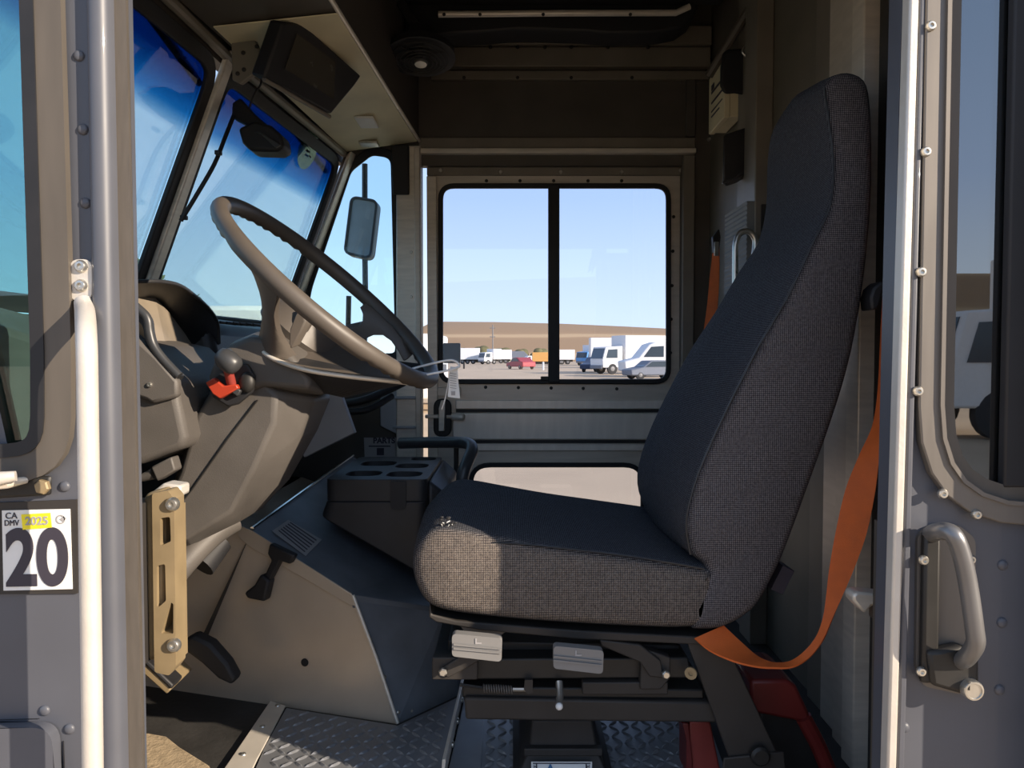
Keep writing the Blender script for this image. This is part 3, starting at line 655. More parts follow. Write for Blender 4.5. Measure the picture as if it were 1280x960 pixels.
# gear lever with grey knob and red collar
gl_ = thing('column_lever', 'short lever with glossy grey knob and red orange collar on the column', 'lever', P(285, 470, 1.33))
MB().prism([P(x, y, 1.345) for x, y in ((264, 478), (292, 452), (312, 455), (321, 470), (318, 490), (300, 505), (288, 508), (268, 496))], (0, -.012, 0)).obj('bezel', 'rubber', gl_, bevel=.003)
MB().tube([P(290, 482, 1.33), P(285, 462, 1.31)], .008, 12).obj('stem', 'red2', gl_)
kax = (P(298, 462, 1.285) - P(270, 446, 1.285)).normalized()
MB().lathe([(.001, -.024), (.011, -.022), (.017, -.013), (.0185, 0), (.0175, .012), (.012, .019), (.001, .021)], P(286, 452, 1.285), kax + V((0, 0, -.25)), 24).obj('knob', 'plastic_gr', gl_, smooth=60)
MB().prism([P(x, y, 1.33) for x, y in ((261, 478), (271, 472), (283, 482), (299, 480), (302, 485), (279, 498), (270, 492))], (0, -.016, 0)).obj('collar', 'redorange', gl_, bevel=.002)
MB().box(P(296, 489, 1.325), (.014, .012, .012), Matrix.Rotation(.6, 3, 'Y')).obj('switch', 'plastic_gr', gl_, bevel=.002)
MB().ball(P(309, 478, 1.33), .014, (1, .7, 1.3)).obj('side_button', 'black', gl_, smooth=60)

# =================================================================== dashboard
ds = thing('dashboard', 'grey plastic dashboard with hooded gauge cluster left of the wheel', 'dashboard', (-.75, 1.6, .7))
MB().prism([P(x, y, 1.30) for x, y in ((120, 420), (172, 432), (200, 458), (221, 478), (223, 500), (233, 546), (229, 560), (178, 580), (120, 590))], (0, .32, 0)).obj('lower_panel', 'plastic', ds, bevel=.012, bseg=3)
MB().prism([P(x, y, 1.285) for x, y in ((120, 405), (170, 422), (196, 446), (222, 476), (222, 496), (190, 505), (182, 500), (120, 480))], (0, .02, 0)).obj('fascia', 'plastic', ds, bevel=.006)
screw(ds, [P(187, 481, 1.284)], .0045)
bz = catmull([P(120, 340, 1.29), P(172, 385, 1.29), P(184, 398, 1.29), (P(187, 415, 1.29)), P(192, 432, 1.29), P(205, 450, 1.29), P(224, 470, 1.29)], 5)
MB().tube(bz, .0075, 10).obj('bezel_bead', 'plastic_gr', ds, smooth=60)
bz2 = [p + V((-.010, .004, -.014)) for p in bz]
MB().rings([[a, b, b + V((0, .02, 0)), a + V((0, .02, 0))] for a, b in zip(bz, bz2)]).obj('bezel', 'plastic_dk', ds, smooth=50)
rim = catmull([P(120, 352, 1.34), P(168, 352, 1.40), P(200, 352, 1.45), P(225, 357, 1.52), P(245, 371, 1.62), P(262, 387, 1.70), P(272, 404, 1.74), P(274, 430, 1.75)], 5)
base = catmull([P(120, 375, 1.42), P(168, 374, 1.48), P(192, 373, 1.56), P(206, 384, 1.63), P(229, 414, 1.69), P(247, 438, 1.73), P(260, 456, 1.745), P(266, 470, 1.75)], 5)
m_ = MB(); m_.rings([[a, b, b + V((-.06, .03, 0)), a + V((-.10, .03, -.002))] for a, b in zip(rim, base)]); m_.obj('gauge_hood', 'plastic_dk', ds, smooth=50)
MB().tube(rim, .004, 8).obj('hood_rim', 'plastic_dk', ds, smooth=60)
m_ = MB()
le = [P(x, y, q) for x, y, q in ((120, 372, 1.40), (168, 372, 1.47), (194, 372, 1.56), (208, 386, 1.62), (230, 415, 1.68), (246, 440, 1.715), (256, 454, 1.735), (212, 453, 1.50), (189, 430, 1.40), (186, 408, 1.36), (170, 388, 1.33), (120, 370, 1.32))]
m_.face(le); bmesh.ops.triangulate(m_.bm, faces=m_.bm.faces); m_.obj('gauge_lens', 'tan_lens', ds, smooth=0)
m_ = MB(); m_.face([P(x, y, q) for x, y, q in ((212, 452, 1.50), (254, 452, 1.73), (262, 460, 1.74), (258, 470, 1.72), (224, 472, 1.42), (200, 452, 1.40))]); bmesh.ops.triangulate(m_.bm, faces=m_.bm.faces); m_.obj('gauge_face', 'plastic_gr', ds, smooth=0)
MB().prism([P(x, y, 1.47) for x, y in ((194, 436), (204, 432), (202, 440), (197, 443))], (.002, -.002, .002)).obj('red_warning_mark', 'redorange', ds, smooth=0)
MB().prism([P(x, y, 1.55) for x, y in ((220, 470), (275, 468), (275, 560), (232, 560), (222, 500))], (0, .3, 0)).obj('centre_gap', 'black', ds, bevel=.004)
# main body running to the far side
prof = [(-1.02, .55), (-1.02, .80), (-.90, .835), (-.74, .845), (-.68, .82), (-.66, .74), (-.70, .60), (-.74, .52)]
MB().rings([[V((x, 1.72, z)) for x, z in prof], [V((x + .05, 2.57, z - .01)) for x, z in prof]]).obj('dash_body', 'plastic_dk', ds, bevel=.02, bseg=3)
MB().rings([[V((x, .955, z + .01)) for x, z in ((-1.02, .55), (-1.02, .78), (-.80, .845), (-.70, .80), (-.70, .6))], [V((x, 1.72, z)) for x, z in ((-1.02, .55), (-1.02, .78), (-.90, .80), (-.86, .72), (-.86, .55))]]).obj('dash_end', 'plastic', ds, bevel=.01)
m_ = MB()
for i in range(6): m_.box(P(285 + i * 8, 404 + i * .5, 1.80), (.005, .10, .006), Matrix.Rotation(.5, 3, 'Y'))
m_.obj('air_vent', 'rubber', ds, bevel=.001)
MB().span((-1.0, .97, .30), (-.76, 2.57, .58)).obj('under_panel', 'black', ds)
cn = thing('cable_connector', 'tan plastic plug on a short cable under the dashboard', 'connector', P(205, 586, 1.30))
MB().prism([P(x, y, 1.29) for x, y in ((188, 584), (214, 571), (219, 588), (196, 602))], (0, .03, 0)).obj('plug', 'plastic', cn, bevel=.003)
MB().tube([P(150, 600, 1.31), P(178, 597, 1.305), P(192, 592, 1.305)], [.006, .007, .010], 10).obj('cable', 'plastic', cn, smooth=60)
# loose cover plate under the dash
fp = thing('fuse_cover', 'bent pale sheet metal cover hanging under dashboard behind the column', 'cover', P(400, 530, 1.95))
MB().prism([P(x, y, 1.95) for x, y in ((388, 505), (402, 470), (420, 476), (443, 541), (380, 572), (374, 556), (382, 540), (374, 522))], (.004, .012, 0)).obj('panel', 'pale', fp, bevel=.002)
MB().prism([P(x, y, 1.93) for x, y in ((333, 576), (357, 565), (363, 580), (337, 595))], (.004, .012, 0)).obj('lower_flap', 'pale', fp, bevel=.002)
m_ = MB()
for i in range(3): m_.box(P(356 + i * 5, 556 + i * 4, 1.9), (.006, .02, .05), Matrix.Rotation(-.5, 3, 'Y'))
m_.obj('hinge', 'alum_dull', fp, bevel=.001)
for i, (pts, rad) in enumerate((([P(430, 505, 2.3), P(455, 500, 2.3), P(480, 490, 2.35), P(505, 478, 2.4)], .012), ([P(425, 515, 2.3), P(460, 512, 2.3), P(490, 495, 2.38)], .010))):
    tag(MB().tube(catmull(pts, 5), rad, 10).obj('hose', 'rubber', None, smooth=60), ('upper' if i == 0 else 'lower') + ' black hose looping below the dashboard at far side', 'hose')
MB().span((-.95, 1.85, .36), (-.66, 2.4, .50)).obj('heater_box', 'black', ds, bevel=.03)

# =================================================================== engine cover
Ab, Bb = PZ(180, 857, 0), PZ(497, 905, 0); dn = (Bb - Ab).normalized(); nn = V((0, 0, 1)).cross(dn).normalized()
if nn.y > 0: nn = -nn
E_ = lambda x, y, o=0.0: PL(x, y, Ab + nn * o, nn)
A0 = Ab - dn * .12; B = Bb; C_ = E_(440, 742); D_ = E_(315, 663); Ee = E_(283, 650); At = A0 + V((0, 0, Ee.z))
Bc = PZ(575, 868, 0); Cc = P(556, 760, Bc.y + .01); D2 = P(441, 571, 2.36)
Fb, Ft = V((-.02, 2.5, 0)), V((-.04, 2.5, .17))
ec = tag(MB().obj('engine_cover', 'alum_tan', None), 'warm lit sheet metal engine cover between the pedals and seat', 'engine cover')
me_ = ec.data
m_ = MB()
m_.face([A0, B, C_, D_, Ee, At]); m_.bm.normal_update()
m_.face([At, Ee, Ee + V((0, .6, 0)), At + V((0, .6, 0))]); m_.face([Ee, D_, D_ + V((0, .6, 0)), Ee + V((0, .6, 0))])
bmesh.ops.solidify(m_.bm, geom=m_.bm.faces[:], thickness=.001)
m_.bm.to_mesh(me_); me_.shade_smooth(); me_.set_sharp_from_angle(angle=.5)
WL[ec.name] = V((0, 0, 0)); ec.location = (0, 0, 0)
lift = V((0, 0, .0))
m_ = MB(); m_.face([C_, Cc, Ft]); m_.face([C_, Ft, D2]); m_.face([C_, D2, D_]); m_.obj('top_sheet', 'alum_top', ec, smooth=0)
m_ = MB(); m_.face([B, Bc, Cc, C_]); m_.face([Bc, Fb, Ft, Cc]); m_.obj('rear_sheet', 'alum_top', ec, smooth=0)
m_ = MB(); m_.face([D_, D2, D2 + V((-.08, 0, -.3)), D_ + V((-.12, 0, -.25))]); m_.obj('front_sheet', 'black_brown', ec, smooth=0)
tp = (Ft - C_).cross(D2 - C_).normalized(); tp = tp if tp.z > 0 else -tp
T_ = lambda x, y, o=.002: PL(x, y, C_ + tp * o, (D2 - C_).cross(D_ - C_).normalized())
MB().tube([D_ + V((0, 0, .004)), (D_ + D2) / 2 + V((0, 0, .004)), D2 + V((0, 0, .004))], .0045, 8).obj('front_edge', 'chrome', ec)
dlip = V((0, 0, -.02))
MB().prism([E_(296, 655, .003), E_(316, 663, .003), E_(440, 742, .003), E_(447, 757, .003), E_(438, 756, .003), E_(313, 683, .003), E_(300, 672, .003)], nn * .003).obj('lip', 'alum_tan', ec, bevel=.001)
MB().prism([C_, Cc, Cc + V((0, 0, -.026)), C_ + V((.004, 0, -.028))], (-.002, -.006, 0)).obj('rear_lip', 'alum_top', ec, bevel=.001)
MB().tube([E_(441, 744, .004), E_(470, 822, .004), E_(497, 904, .004)], .004, 8).obj('corner_edge', 'alum', ec)
rn = (Bc - B).cross(C_ - B).normalized(); rn = rn if rn.y < 0 else -rn
Rp = lambda x, y: PL(x, y, B, rn)
rivet(ec, [Rp(463, 800), Rp(481, 846), Rp(498, 890), Rp(514, 888)], .005, 'steel', tuple(rn))
MB().lathe([(.0085, 0), (.0085, .0012), (.001, .0013)], E_(381, 828, .001), nn, 20).obj('hole', 'rubber', ec)
MB().lathe([(.009, 0), (.009, .0012), (.001, .0013)], Rp(528, 838) + rn * .001, rn, 16).obj('hole', 'rubber', ec)
# rubber latch
lt = thing('rubber_latch', 'black rubber strap latch holding the engine cover top down', 'latch', E_(345, 710))
MB().prism([E_(x, y, .004) for x, y in ((343, 677), (374, 692), (368, 703), (356, 699), (346, 718), (340, 728), (334, 722), (345, 698), (340, 690))], nn * .018).obj('strap', 'rubber', lt, bevel=.004)
MB().prism([E_(x, y, .004) for x, y in ((334, 714), (345, 722), (339, 748), (318, 744), (314, 737), (326, 728))], nn * .026).obj('handle', 'rubber', lt, bevel=.005)
# printed label on the cover top
lb = thing('warning_label', 'worn grey printed label stuck on the engine cover top', 'label', T_(370, 672))
MB().prism([T_(340, 664), T_(360, 650), T_(402, 675), T_(382, 695)], tp * .0008).obj('sheet', 'ink_grey', lb, smooth=0)
m_ = MB()
for i in range(6):
    t = (i + .7) / 7; a = (340 + 20 * (1 - t) + 2, 664 - 14 * (1 - t)); b = (382 + 20 * (1 - t) - 4, 695 - 20 * (1 - t) - 2)
    m_.prism([T_(a[0] + 3, a[1] + 1, .0032), T_(b[0], b[1], .0032), T_(b[0] - .8, b[1] + 1, .0032), T_(a[0] + 2.2, a[1] + 2, .0032)], tp * .0003)
m_.obj('printed_lines', 'ink', lb, smooth=0)

# =================================================================== floor plates
def diamonds(poly, z, nm, m, lab, pitch=.030, th=.003):
    mb = MB(); ps = [PZ(x, y, z) for x, y in poly]
    mb.prism(ps, (0, 0, -.004))
    x0, x1 = min(p.x for p in ps), max(p.x for p in ps); y0, y1 = min(p.y for p in ps), max(p.y for p in ps)
    def inside(x, y):
        c = False
        for i in range(len(ps)):
            a, b = ps[i - 1], ps[i]
            if (a.y > y) != (b.y > y) and x < (b.x - a.x) * (y - a.y) / (b.y - a.y) + a.x: c = not c
        return c
    j = 0; y = y0
    while y < y1:
        i = 0; x = x0
        while x < x1:
            if all(inside(x + a, y + b) for a, b in ((.012, 0), (-.012, 0), (0, .012), (0, -.012))):
                an = math.radians(45 if (i + j) % 2 else -45); R = Matrix.Rotation(an, 3, 'Z')
                q = [(-.0135, 0, 0), (-.004, -.0042, 0), (.004, -.0042, 0), (.0135, 0, 0), (.004, .0042, 0), (-.004, .0042, 0)]; t = [(-.007, 0, th), (.007, 0, th)]
                vs = [mb._v(V((x, y, z)) + R @ V(k)) for k in q]; tt = [mb._v(V((x, y, z)) + R @ V(k)) for k in t]
                for f_ in ((vs[0], vs[1], tt[0]), (vs[1], vs[2], tt[1], tt[0]), (vs[2], vs[3], tt[1]), (vs[3], vs[4], tt[1]), (vs[4], vs[5], tt[0], tt[1]), (vs[5], vs[0], tt[0])): mb.bm.faces.new(f_)
            x += pitch / 1.35; i += 1
        y += pitch / 1.35; j += 1
    return tag(mb.obj(nm, m, None, smooth=0), lab, 'floor plate')
diamonds([(358, 885), (497, 907), (574, 871), (556, 962), (545, 1030), (290, 1030), (330, 936)], .006, 'tread_plate', 'floor_plate', 'diamond tread plate in front of the engine cover by pedals')
diamonds([(607, 830), (860, 830), (930, 1030), (590, 1030)], .010, 'tread_plate', 'floor_plate', 'diamond tread plate under the seat pedestal')
fs = thing('floor_trim_strip', 'flat aluminium strip riveted along the edge of black floor mat', 'trim strip', PZ(320, 920, 0))
MB().prism([PZ(x, y, .005) for x, y in ((338, 878), (357, 884), (322, 950), (280, 1040), (236, 1040), (281, 962))], (0, 0, .004)).obj('strip', 'alum', fs, bevel=.001)
rivet(fs, [PZ(x, y, .009) for x, y in ((347, 882), (328, 908), (304, 943))], .006, 'steel', (0, 0, 1))
fa = thing('floor_angle', 'bolted metal edge angle between the two tread plates', 'edge trim', PZ(568, 910, 0))
a, b = PZ(576, 869, .006), PZ(550, 985, .006)
MB().prism([a, b, b + V((.004, 0, .05)), a + V((.004, 0, .05))], (.006, 0, 0)).obj('flange', 'alum', fa, bevel=.001)
MB().prism([PZ(582, 869, .008), PZ(556, 985, .008), PZ(600, 985, .008), PZ(607, 869, .008)], (0, 0, .004)).obj('strip', 'floor_plate', fa, bevel=.001)
rivet(fa, [a * (1 - t) + b * t + V((.012, 0, .03)) for t in (.25, .5, .75)], .006, 'steel', (1, 0, 0), name='bolt')
tag(MB().prism([PZ(x, y, .003) for x, y in ((150, 922), (186, 921), (208, 925), (224, 938), (262, 962), (290, 1030), (130, 1030))], (0, 0, .008)).obj('sunlit_dirty_mat', 'sunlit_mat', None, bevel=.003), 'sunlit patch of dirty floor mat, painted pale, at the door sill', 'dirt', kind='stuff')  # pool of sun on the dirty mat, laid as a pale sheet

# pedals
pd = thing('accelerator_pedal', 'curved black accelerator pedal against the engine cover', 'pedal', P(262, 826, 1.56))
pr = [(226, 803), (240, 795), (262, 806), (283, 830), (294, 850), (289, 857), (272, 849), (252, 830), (232, 815)]
MB().prism([P(x, y, 1.545) for x, y in pr], (.006, .028, .004)).obj('pad', 'rubber', pd, bevel=.006)
MB().tube([P(232, 810, 1.58), P(205, 800, 1.60), P(190, 770, 1.62)], .009, 10).obj('arm', 'black', pd)
pb = thing('brake_pedal', 'ribbed rubber brake pedal below the tan striker block', 'pedal', P(210, 845, 1.47))
MB().prism([P(x, y, 1.46) for x, y in ((176, 826), (214, 862), (208, 868), (174, 838))], (.0, .10, .0)).obj('pad_edge', 'striker', pb, bevel=.003)
MB().prism([P(176, 826, 1.455), P(214, 862, 1.455), P(236, 842, 1.57), P(205, 818, 1.57)], (.004, .002, .008)).obj('pad', 'rubber', pb, bevel=.003)
MB().tube([P(190, 828, 1.56), P(176, 790, 1.64)], .01, 10).obj('arm', 'black', pb)

# =================================================================== cup holder console
co = thing('cup_console', 'black plastic console with four cup holes on the engine cover', 'console', (-.31, 1.95, .40))
zt = .469
cx0, cx1, cy0, cy1 = -.428, -.195, 1.75, 2.15
o = rpoly([(cx0, cy0), (cx1, cy0), (cx1, cy1), (cx0, cy1)], .025)
hs = [(-.357, 1.845, .042), (-.258, 1.835, .042), (-.352, 2.02, .046), (-.258, 1.975, .042), (-.243, 2.11, .034)]
hl = [rpoly([(x - rr_, y - rr_), (x + rr_, y - rr_), (x + rr_, y + rr_), (x - rr_, y + rr_)], rr_ * .8, 6) for x, y, rr_ in hs]
MB().plate(o, hl, (V((0, 0, zt)), V((1, 0, 0)), V((0, 1, 0))), -.05).obj('top', 'plastic_dk', co, bevel=.003)
side = [V((x, y, zt - .05)) for x, y in o]
def zb(x): return .385 - (x + .43) * .60
MB().rings([[p for p in side], [V((p.x * 1.03, p.y - (.0 if p.y < 1.9 else 0), zb(p.x))) for p in side]]).obj('body', 'plastic_dk', co, bevel=.004)
MB().rings([[V((cx1, cy0 + .02, zt - .004)), V((cx1, cy1, zt - .004)), V((cx1, cy1, .2)), V((cx1, cy0 + .02, .2))], [V((cx1 + .04, cy0 + .04, zt - .04)), V((cx1 + .04, cy1, zt - .04)), V((cx1 + .05, cy1, .2)), V((cx1 + .05, cy0 + .04, .2))]]).obj('side_wing', 'plastic_dk', co, bevel=.01)
MB().prism(rp := [V((x, cy0 - .006, z)) for x, z in rpoly([(-.278, zt - .004), (-.242, zt - .004), (-.242, .40), (-.278, .40)], [0, 0, .012, .012])], (0, .004, 0)).obj('slot', 'rubber', co, smooth=0)

# =================================================================== things on the far wall, low
bk = thing('wall_bracket', 'flat grey metal bracket plate on far wall ahead of the door', 'bracket', P(497, 515, YW - .02))
MB().prism([P(x, y, YW - .01) for x, y in ((476, 496), (484, 489), (522, 487), (522, 552), (508, 548), (476, 532))], (0, -.012, 0)).obj('plate', 'pale', bk, bevel=.003)
MB().span(P(492, 495, YW - .02), P(520, 499, YW - .045)).obj('rib', 'pale', bk, bevel=.002)
MB().span(P(492, 532, YW - .02), P(520, 536, YW - .045)).obj('rib', 'pale', bk, bevel=.002)
MB().span(P(510, 515, YW - .02), P(515, 529, YW - .028)).obj('slot', 'black', bk)
pl_ = thing('parts_notice', 'small grey paper notice headed PARTS on the far wall', 'notice', P(478, 565, YW - .01))
MB().prism([P(x, y, YW - .004) for x, y in ((455, 547), (500, 547), (500, 598), (457, 598))], (0, -.002, 0)).obj('sheet', 'ink_grey', pl_, smooth=0)
text('PARTS', .026, P(480, 551, YW - .008), (1, 0, 0), (0, 0, 1), 'ink', 'lettering', pl_, bold=.001)
MB().prism([P(x, y, YW - .006) for x, y in ((461, 557), (488, 557), (488, 558.5), (461, 558.5))], (0, -.001, 0)).obj('printed_line', 'ink', pl_, smooth=0)
MB().prism([P(x, y, YW - .006) for x, y in ((471, 560), (480, 560), (480, 569), (471, 569))], (0, -.001, 0)).obj('printed_picture', 'ink', pl_, smooth=0)
# latch on the far door
dl = MB().prism(rp2 := [V((x, YO - .012, z)) for x, z in rpoly(XZs([(543, 498), (565, 498), (565, 545), (543, 545)], YO), .03)], (0, -.02, 0)).obj('door_latch', 'black', d2, bevel=.004)
MB().prism([P(x, y, YO - .034) for x, y in ((549, 510), (552, 500), (557, 500), (556, 538), (549, 538))], (0, -.02, 0)).obj('lever', 'alum', dl, bevel=.002)
MB().span(P(532, 518, YO - .03), P(548, 523, YO - .05)).obj('latch_pin', 'alum', dl, bevel=.003)
MB().lathe([(.013, -.02), (.013, .02), (.009, .024), (.001, .024)], P(572, 521, YO - .03), (1, -.3, 0), 14).obj('knob', 'alum', dl, smooth=50)
MB().tube([P(558, 521, YO - .035), P(572, 521, YO - .03)], .006, 8).obj('knob_rod', 'alum', dl)
MB().span(P(544, 484, YO - .002), P(576, 495, YO - .014)).obj('latch_plate', 'alum_h', d2, bevel=.002)
MB().span(P(555, 429, YO - .016), P(575, 454, YO - .05)).obj('lock_block', 'pale', d2, bevel=.003)
# black grab handle beside the console
gh = thing('console_grab_bar', 'bent black grab bar standing beside the cup console', 'grab bar', P(575, 590, 2.18))
MB().tube(catmull([P(500, 554, 2.24), P(540, 553, 2.2), P(572, 553, 2.16), P(586, 555, 2.10), P(590, 562, 2.06), P(584, 578, 2.02), P(578, 596, 2.0), P(574, 640, 2.0)], 5), .0165, 14).obj('bar', 'plastic_gr', gh, smooth=60)
MB().span(P(567, 556, 2.2), P(574, 640, 2.23)).obj('post', 'black', gh, bevel=.004)
# =================================================================== driver seat
YN_, YF_ = 1.215, 1.72
seat = thing('driver_seat', 'high backed driver seat in dark woven cloth on a pedestal', 'seat', (.12, 1.46, .01))
def inset3(c, d):
    q = inset([(p.x, p.z) for p in c], d); return q
def pillow(prof, y0, y1, name, m, par, edge=.028, curve=.010, yf=None):
    """cushion lofted along y from a closed side profile (world x,z); y0(i), y1(i) give each point its own two sides"""
    q0 = [(p[0], p[1]) for p in prof]; n = len(q0)
    ys0 = [y0(i) for i in range(n)]; ys1 = [y1(i) for i in range(n)]
    rs = []
    steps = [(0, edge * .80), (.012, edge * .36), (.035, edge * .10), (.08, 0), (.25, -curve * .5), (.5, -curve), (.75, -curve * .5), (.92, 0), (.965, edge * .10), (.988, edge * .36), (1, edge * .80)]
    for t, d in steps:
        q = inset(q0, d)
        rs.append([V((q[i][0], ys0[i] + (ys1[i] - ys0[i]) * t, q[i][1])) for i in range(n)])
    mb = MB(); mb.rings(rs, cap0=False, cap1=False)
    allv = list(mb.bm.verts); ends = (set(allv[:n]), set(allv[-n:]))
    for e_, ny in zip(ends, (-1, 1)):
        ed = [q for q in mb.bm.edges if len(q.link_faces) == 1 and q.verts[0] in e_ and q.verts[1] in e_]
        bmesh.ops.triangle_fill(mb.bm, use_beauty=True, use_dissolve=False, edges=ed, normal=(0, ny, 0))
    return mb.obj(name, m, par, smooth=50)
def dense(pts, k=4):
    q = catmull([V((a, b, 0)) for a, b in pts] , k); return [(p.x, p.y) for p in q]
cl = [(898, 735), (896, 718), (880, 708), (800, 696), (700, 682), (620, 668), (575, 660), (545, 659), (524, 672), (513, 696), (514, 722), (523, 746), (538, 762), (570, 771), (640, 779), (720, 785), (800, 789), (860, 790), (890, 780), (898, 735)]
cp = [XZ(a, b, YN_) for a, b in cl]; cpd = dense(cp, 4)[:-1]
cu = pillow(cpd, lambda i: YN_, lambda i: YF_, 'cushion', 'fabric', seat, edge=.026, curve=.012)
# backrest: front (seam) list then rear list
fl_ = [(868, 792), (858, 760), (884, 716), (862, 692), (855, 650), (870, 590), (905, 512), (945, 432), (980, 372), (1012, 306), (1034, 262), (1041, 210), (1035, 150), (1030, 112), (1040, 93)]
rl_ = [(1062, 87), (1084, 97), (1092, 125), (1095, 180), (1094, 255), (1086, 350), (1071, 440), (1050, 515), (1020, 600), (987, 690), (966, 735), (944, 768), (905, 790), (868, 792)]
yn_px = lambda y: 1.215 + max(0, (330 - y)) / 330 * .055
def yf_px(y):
    tb = ((80, 1.50), (112, 1.52), (150, 1.555), (200, 1.575), (250, 1.58), (300, 1.615), (400, 1.67), (500, 1.70), (900, 1.71))
    for (a, p), (b, q) in zip(tb, tb[1:]):
        if a <= y <= b: return p + (q - p) * (y - a) / (b - a)
    return 1.71
pts = [(a, b) for a, b in fl_ + rl_]
bw, by0, by1 = [], [], []
raw = [V((*XZ(a, b, yn_px(b)), yn_px(b) * 100 + yf_px(b))) for a, b in pts]
sm = catmull([V((p.x, p.y, 0)) for p in raw], 3)[:-1]; yy = catmull([V((yn_px(b), yf_px(b), 0)) for a, b in pts], 3)[:-1]
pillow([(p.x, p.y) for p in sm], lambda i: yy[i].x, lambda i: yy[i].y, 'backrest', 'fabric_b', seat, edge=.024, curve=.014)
# seams
sp = [P(x, y, yn_px(y) - .001) for x, y in ((863, 693), (858, 650), (873, 592), (908, 514), (948, 434), (983, 374), (1014, 308), (1036, 262), (1042, 210), (1036, 150), (1030, 108))]
MB().tube(catmull(sp, 5), .0020, 6).obj('piping', 'plastic_dk', seat, smooth=60)
MB().tube(catmull([P(x, y, YN_ + .004) for x, y in ((527, 704), (540, 692), (565, 683), (600, 680), (640, 679), (720, 687), (800, 697), (880, 711))], 5), .0018, 6).obj('piping', 'plastic_dk', seat, smooth=60)
MB().box(P(972, 720, 1.30), (.022, .05, .045), Matrix.Rotation(.45, 3, 'Y')).obj('care_tag', 'ink', seat, bevel=.001)
# worn patch with torn threads at the front corner
m_ = MB(); rnd = random.Random(3)
for i in range(14):
    p = P(545 + rnd.uniform(0, 24), 646 + rnd.uniform(0, 16), 1.232); m_.ball(p, .0028, (1.3, 1, .8), 6)
m_.obj('torn_threads', 'rubber', seat)
m_ = MB()
for i in range(5):
    p = P(545 + rnd.uniform(0, 20), 654 + rnd.uniform(-4, 6), 1.232); m_.tube([p, p + V((rnd.uniform(-.007, .007), -.003, rnd.uniform(-.004, .005)))], .0007, 5)
m_.obj('loose_thread', 'paper', seat)
# frame and slide mechanism
MB().prism([P(x, y, 1.24) for x, y in ((537, 752), (540, 768), (570, 776), (720, 788), (870, 796), (905, 792), (900, 806), (868, 806), (720, 799), (600, 788), (545, 778), (536, 772))], (0, .44, 0)).obj('seat_pan', 'black_brown', seat, bevel=.003)
MB().prism([P(x, y, 1.26) for x, y in ((540, 824), (860, 822), (866, 848), (545, 850))], (0, .40, 0)).obj('slide_rail', 'black', seat, bevel=.003)
MB().prism([P(x, y, 1.30) for x, y in ((560, 800), (850, 806), (850, 826), (560, 824))], (0, .34, 0)).obj('upper_rail', 'black', seat, bevel=.003)
for q in (((540, 822), (597, 822), (597, 850), (540, 850)), ((802, 810), (838, 822), (838, 848), (826, 862), (800, 862))):
    MB().prism([P(x, y, 1.245) for x, y in q], (0, .02, 0)).obj('mount_bracket', 'black_brown', seat, bevel=.002)
MB().prism([P(x, y, 1.238) for x, y in ((548, 838), (580, 818), (600, 814), (606, 822), (582, 836), (560, 848))], (0, .012, 0)).obj('link', 'black_brown', seat, bevel=.002)
MB().prism([P(x, y, 1.238) for x, y in ((750, 800), (800, 806), (826, 826), (830, 848), (812, 846), (800, 828), (752, 808))], (0, .012, 0)).obj('link', 'black_brown', seat, bevel=.002)
MB().prism([P(x, y, 1.25) for x, y in ((572, 778), (640, 784), (622, 798), (600, 800), (580, 790))], (0, .01, 0)).obj('hanger', 'plastic', seat, bevel=.002)
for (x, y) in ((554, 839), (832, 842)):
    MB().lathe([(.007, 0), (.007, .006), (.005, .008), (.001, .008)], P(x, y, 1.236), (0, -1, 0), 6).obj('bolt', 'steel', seat, smooth=0)
MB().lathe([(.010, 0), (.010, .004), (.004, .004), (.004, .001), (.001, .001)], P(864, 841, 1.236), (-.5, -1, 0), 14).obj('bolt', 'striker', seat, smooth=30)
# two grey paddles
def paddle(c, nm):
    x, y = c; o_ = rpoly([XZ(x - 31, y - 17, 1.205), XZ(x + 31, y - 11, 1.205), XZ(x + 30, y + 18, 1.205), XZ(x - 31, y + 11, 1.205)], .007)
    k = MB().plate(o_, [], (V((0, 1.205, 0)), V((1, 0, 0)), V((0, 0, 1))), .018).obj(nm, 'grey_lever', seat, bevel=.003, bseg=3)
    m = MB()
    for j in (4, 9): m.prism([P(x - 30, y + j - 1 - 3, 1.186), P(x + 30, y + j + 3.5 - 1, 1.186), P(x + 30, y + j + 5 - 1, 1.186), P(x - 30, y + j - 1.5, 1.186)], (0, -.002, 0))
    m.obj('grip_ridge', 'grey_lever', k)
    m = MB(); m.prism([P(x - 3, y - 6, 1.1865), P(x - 1, y - 6, 1.1865), P(x - 1, y + 1, 1.1865), P(x - 3, y + 1, 1.1865)], (0, -.0006, 0)); m.prism([P(x - 1, y - 1, 1.1865), P(x + 5, y - 1, 1.1865), P(x + 5, y + 1, 1.1865), P(x - 1, y + 1, 1.1865)], (0, -.0006, 0)); m.obj('symbol', 'ink_grey', k)
paddle((597, 804), 'paddle'); paddle((722, 819), 'paddle')
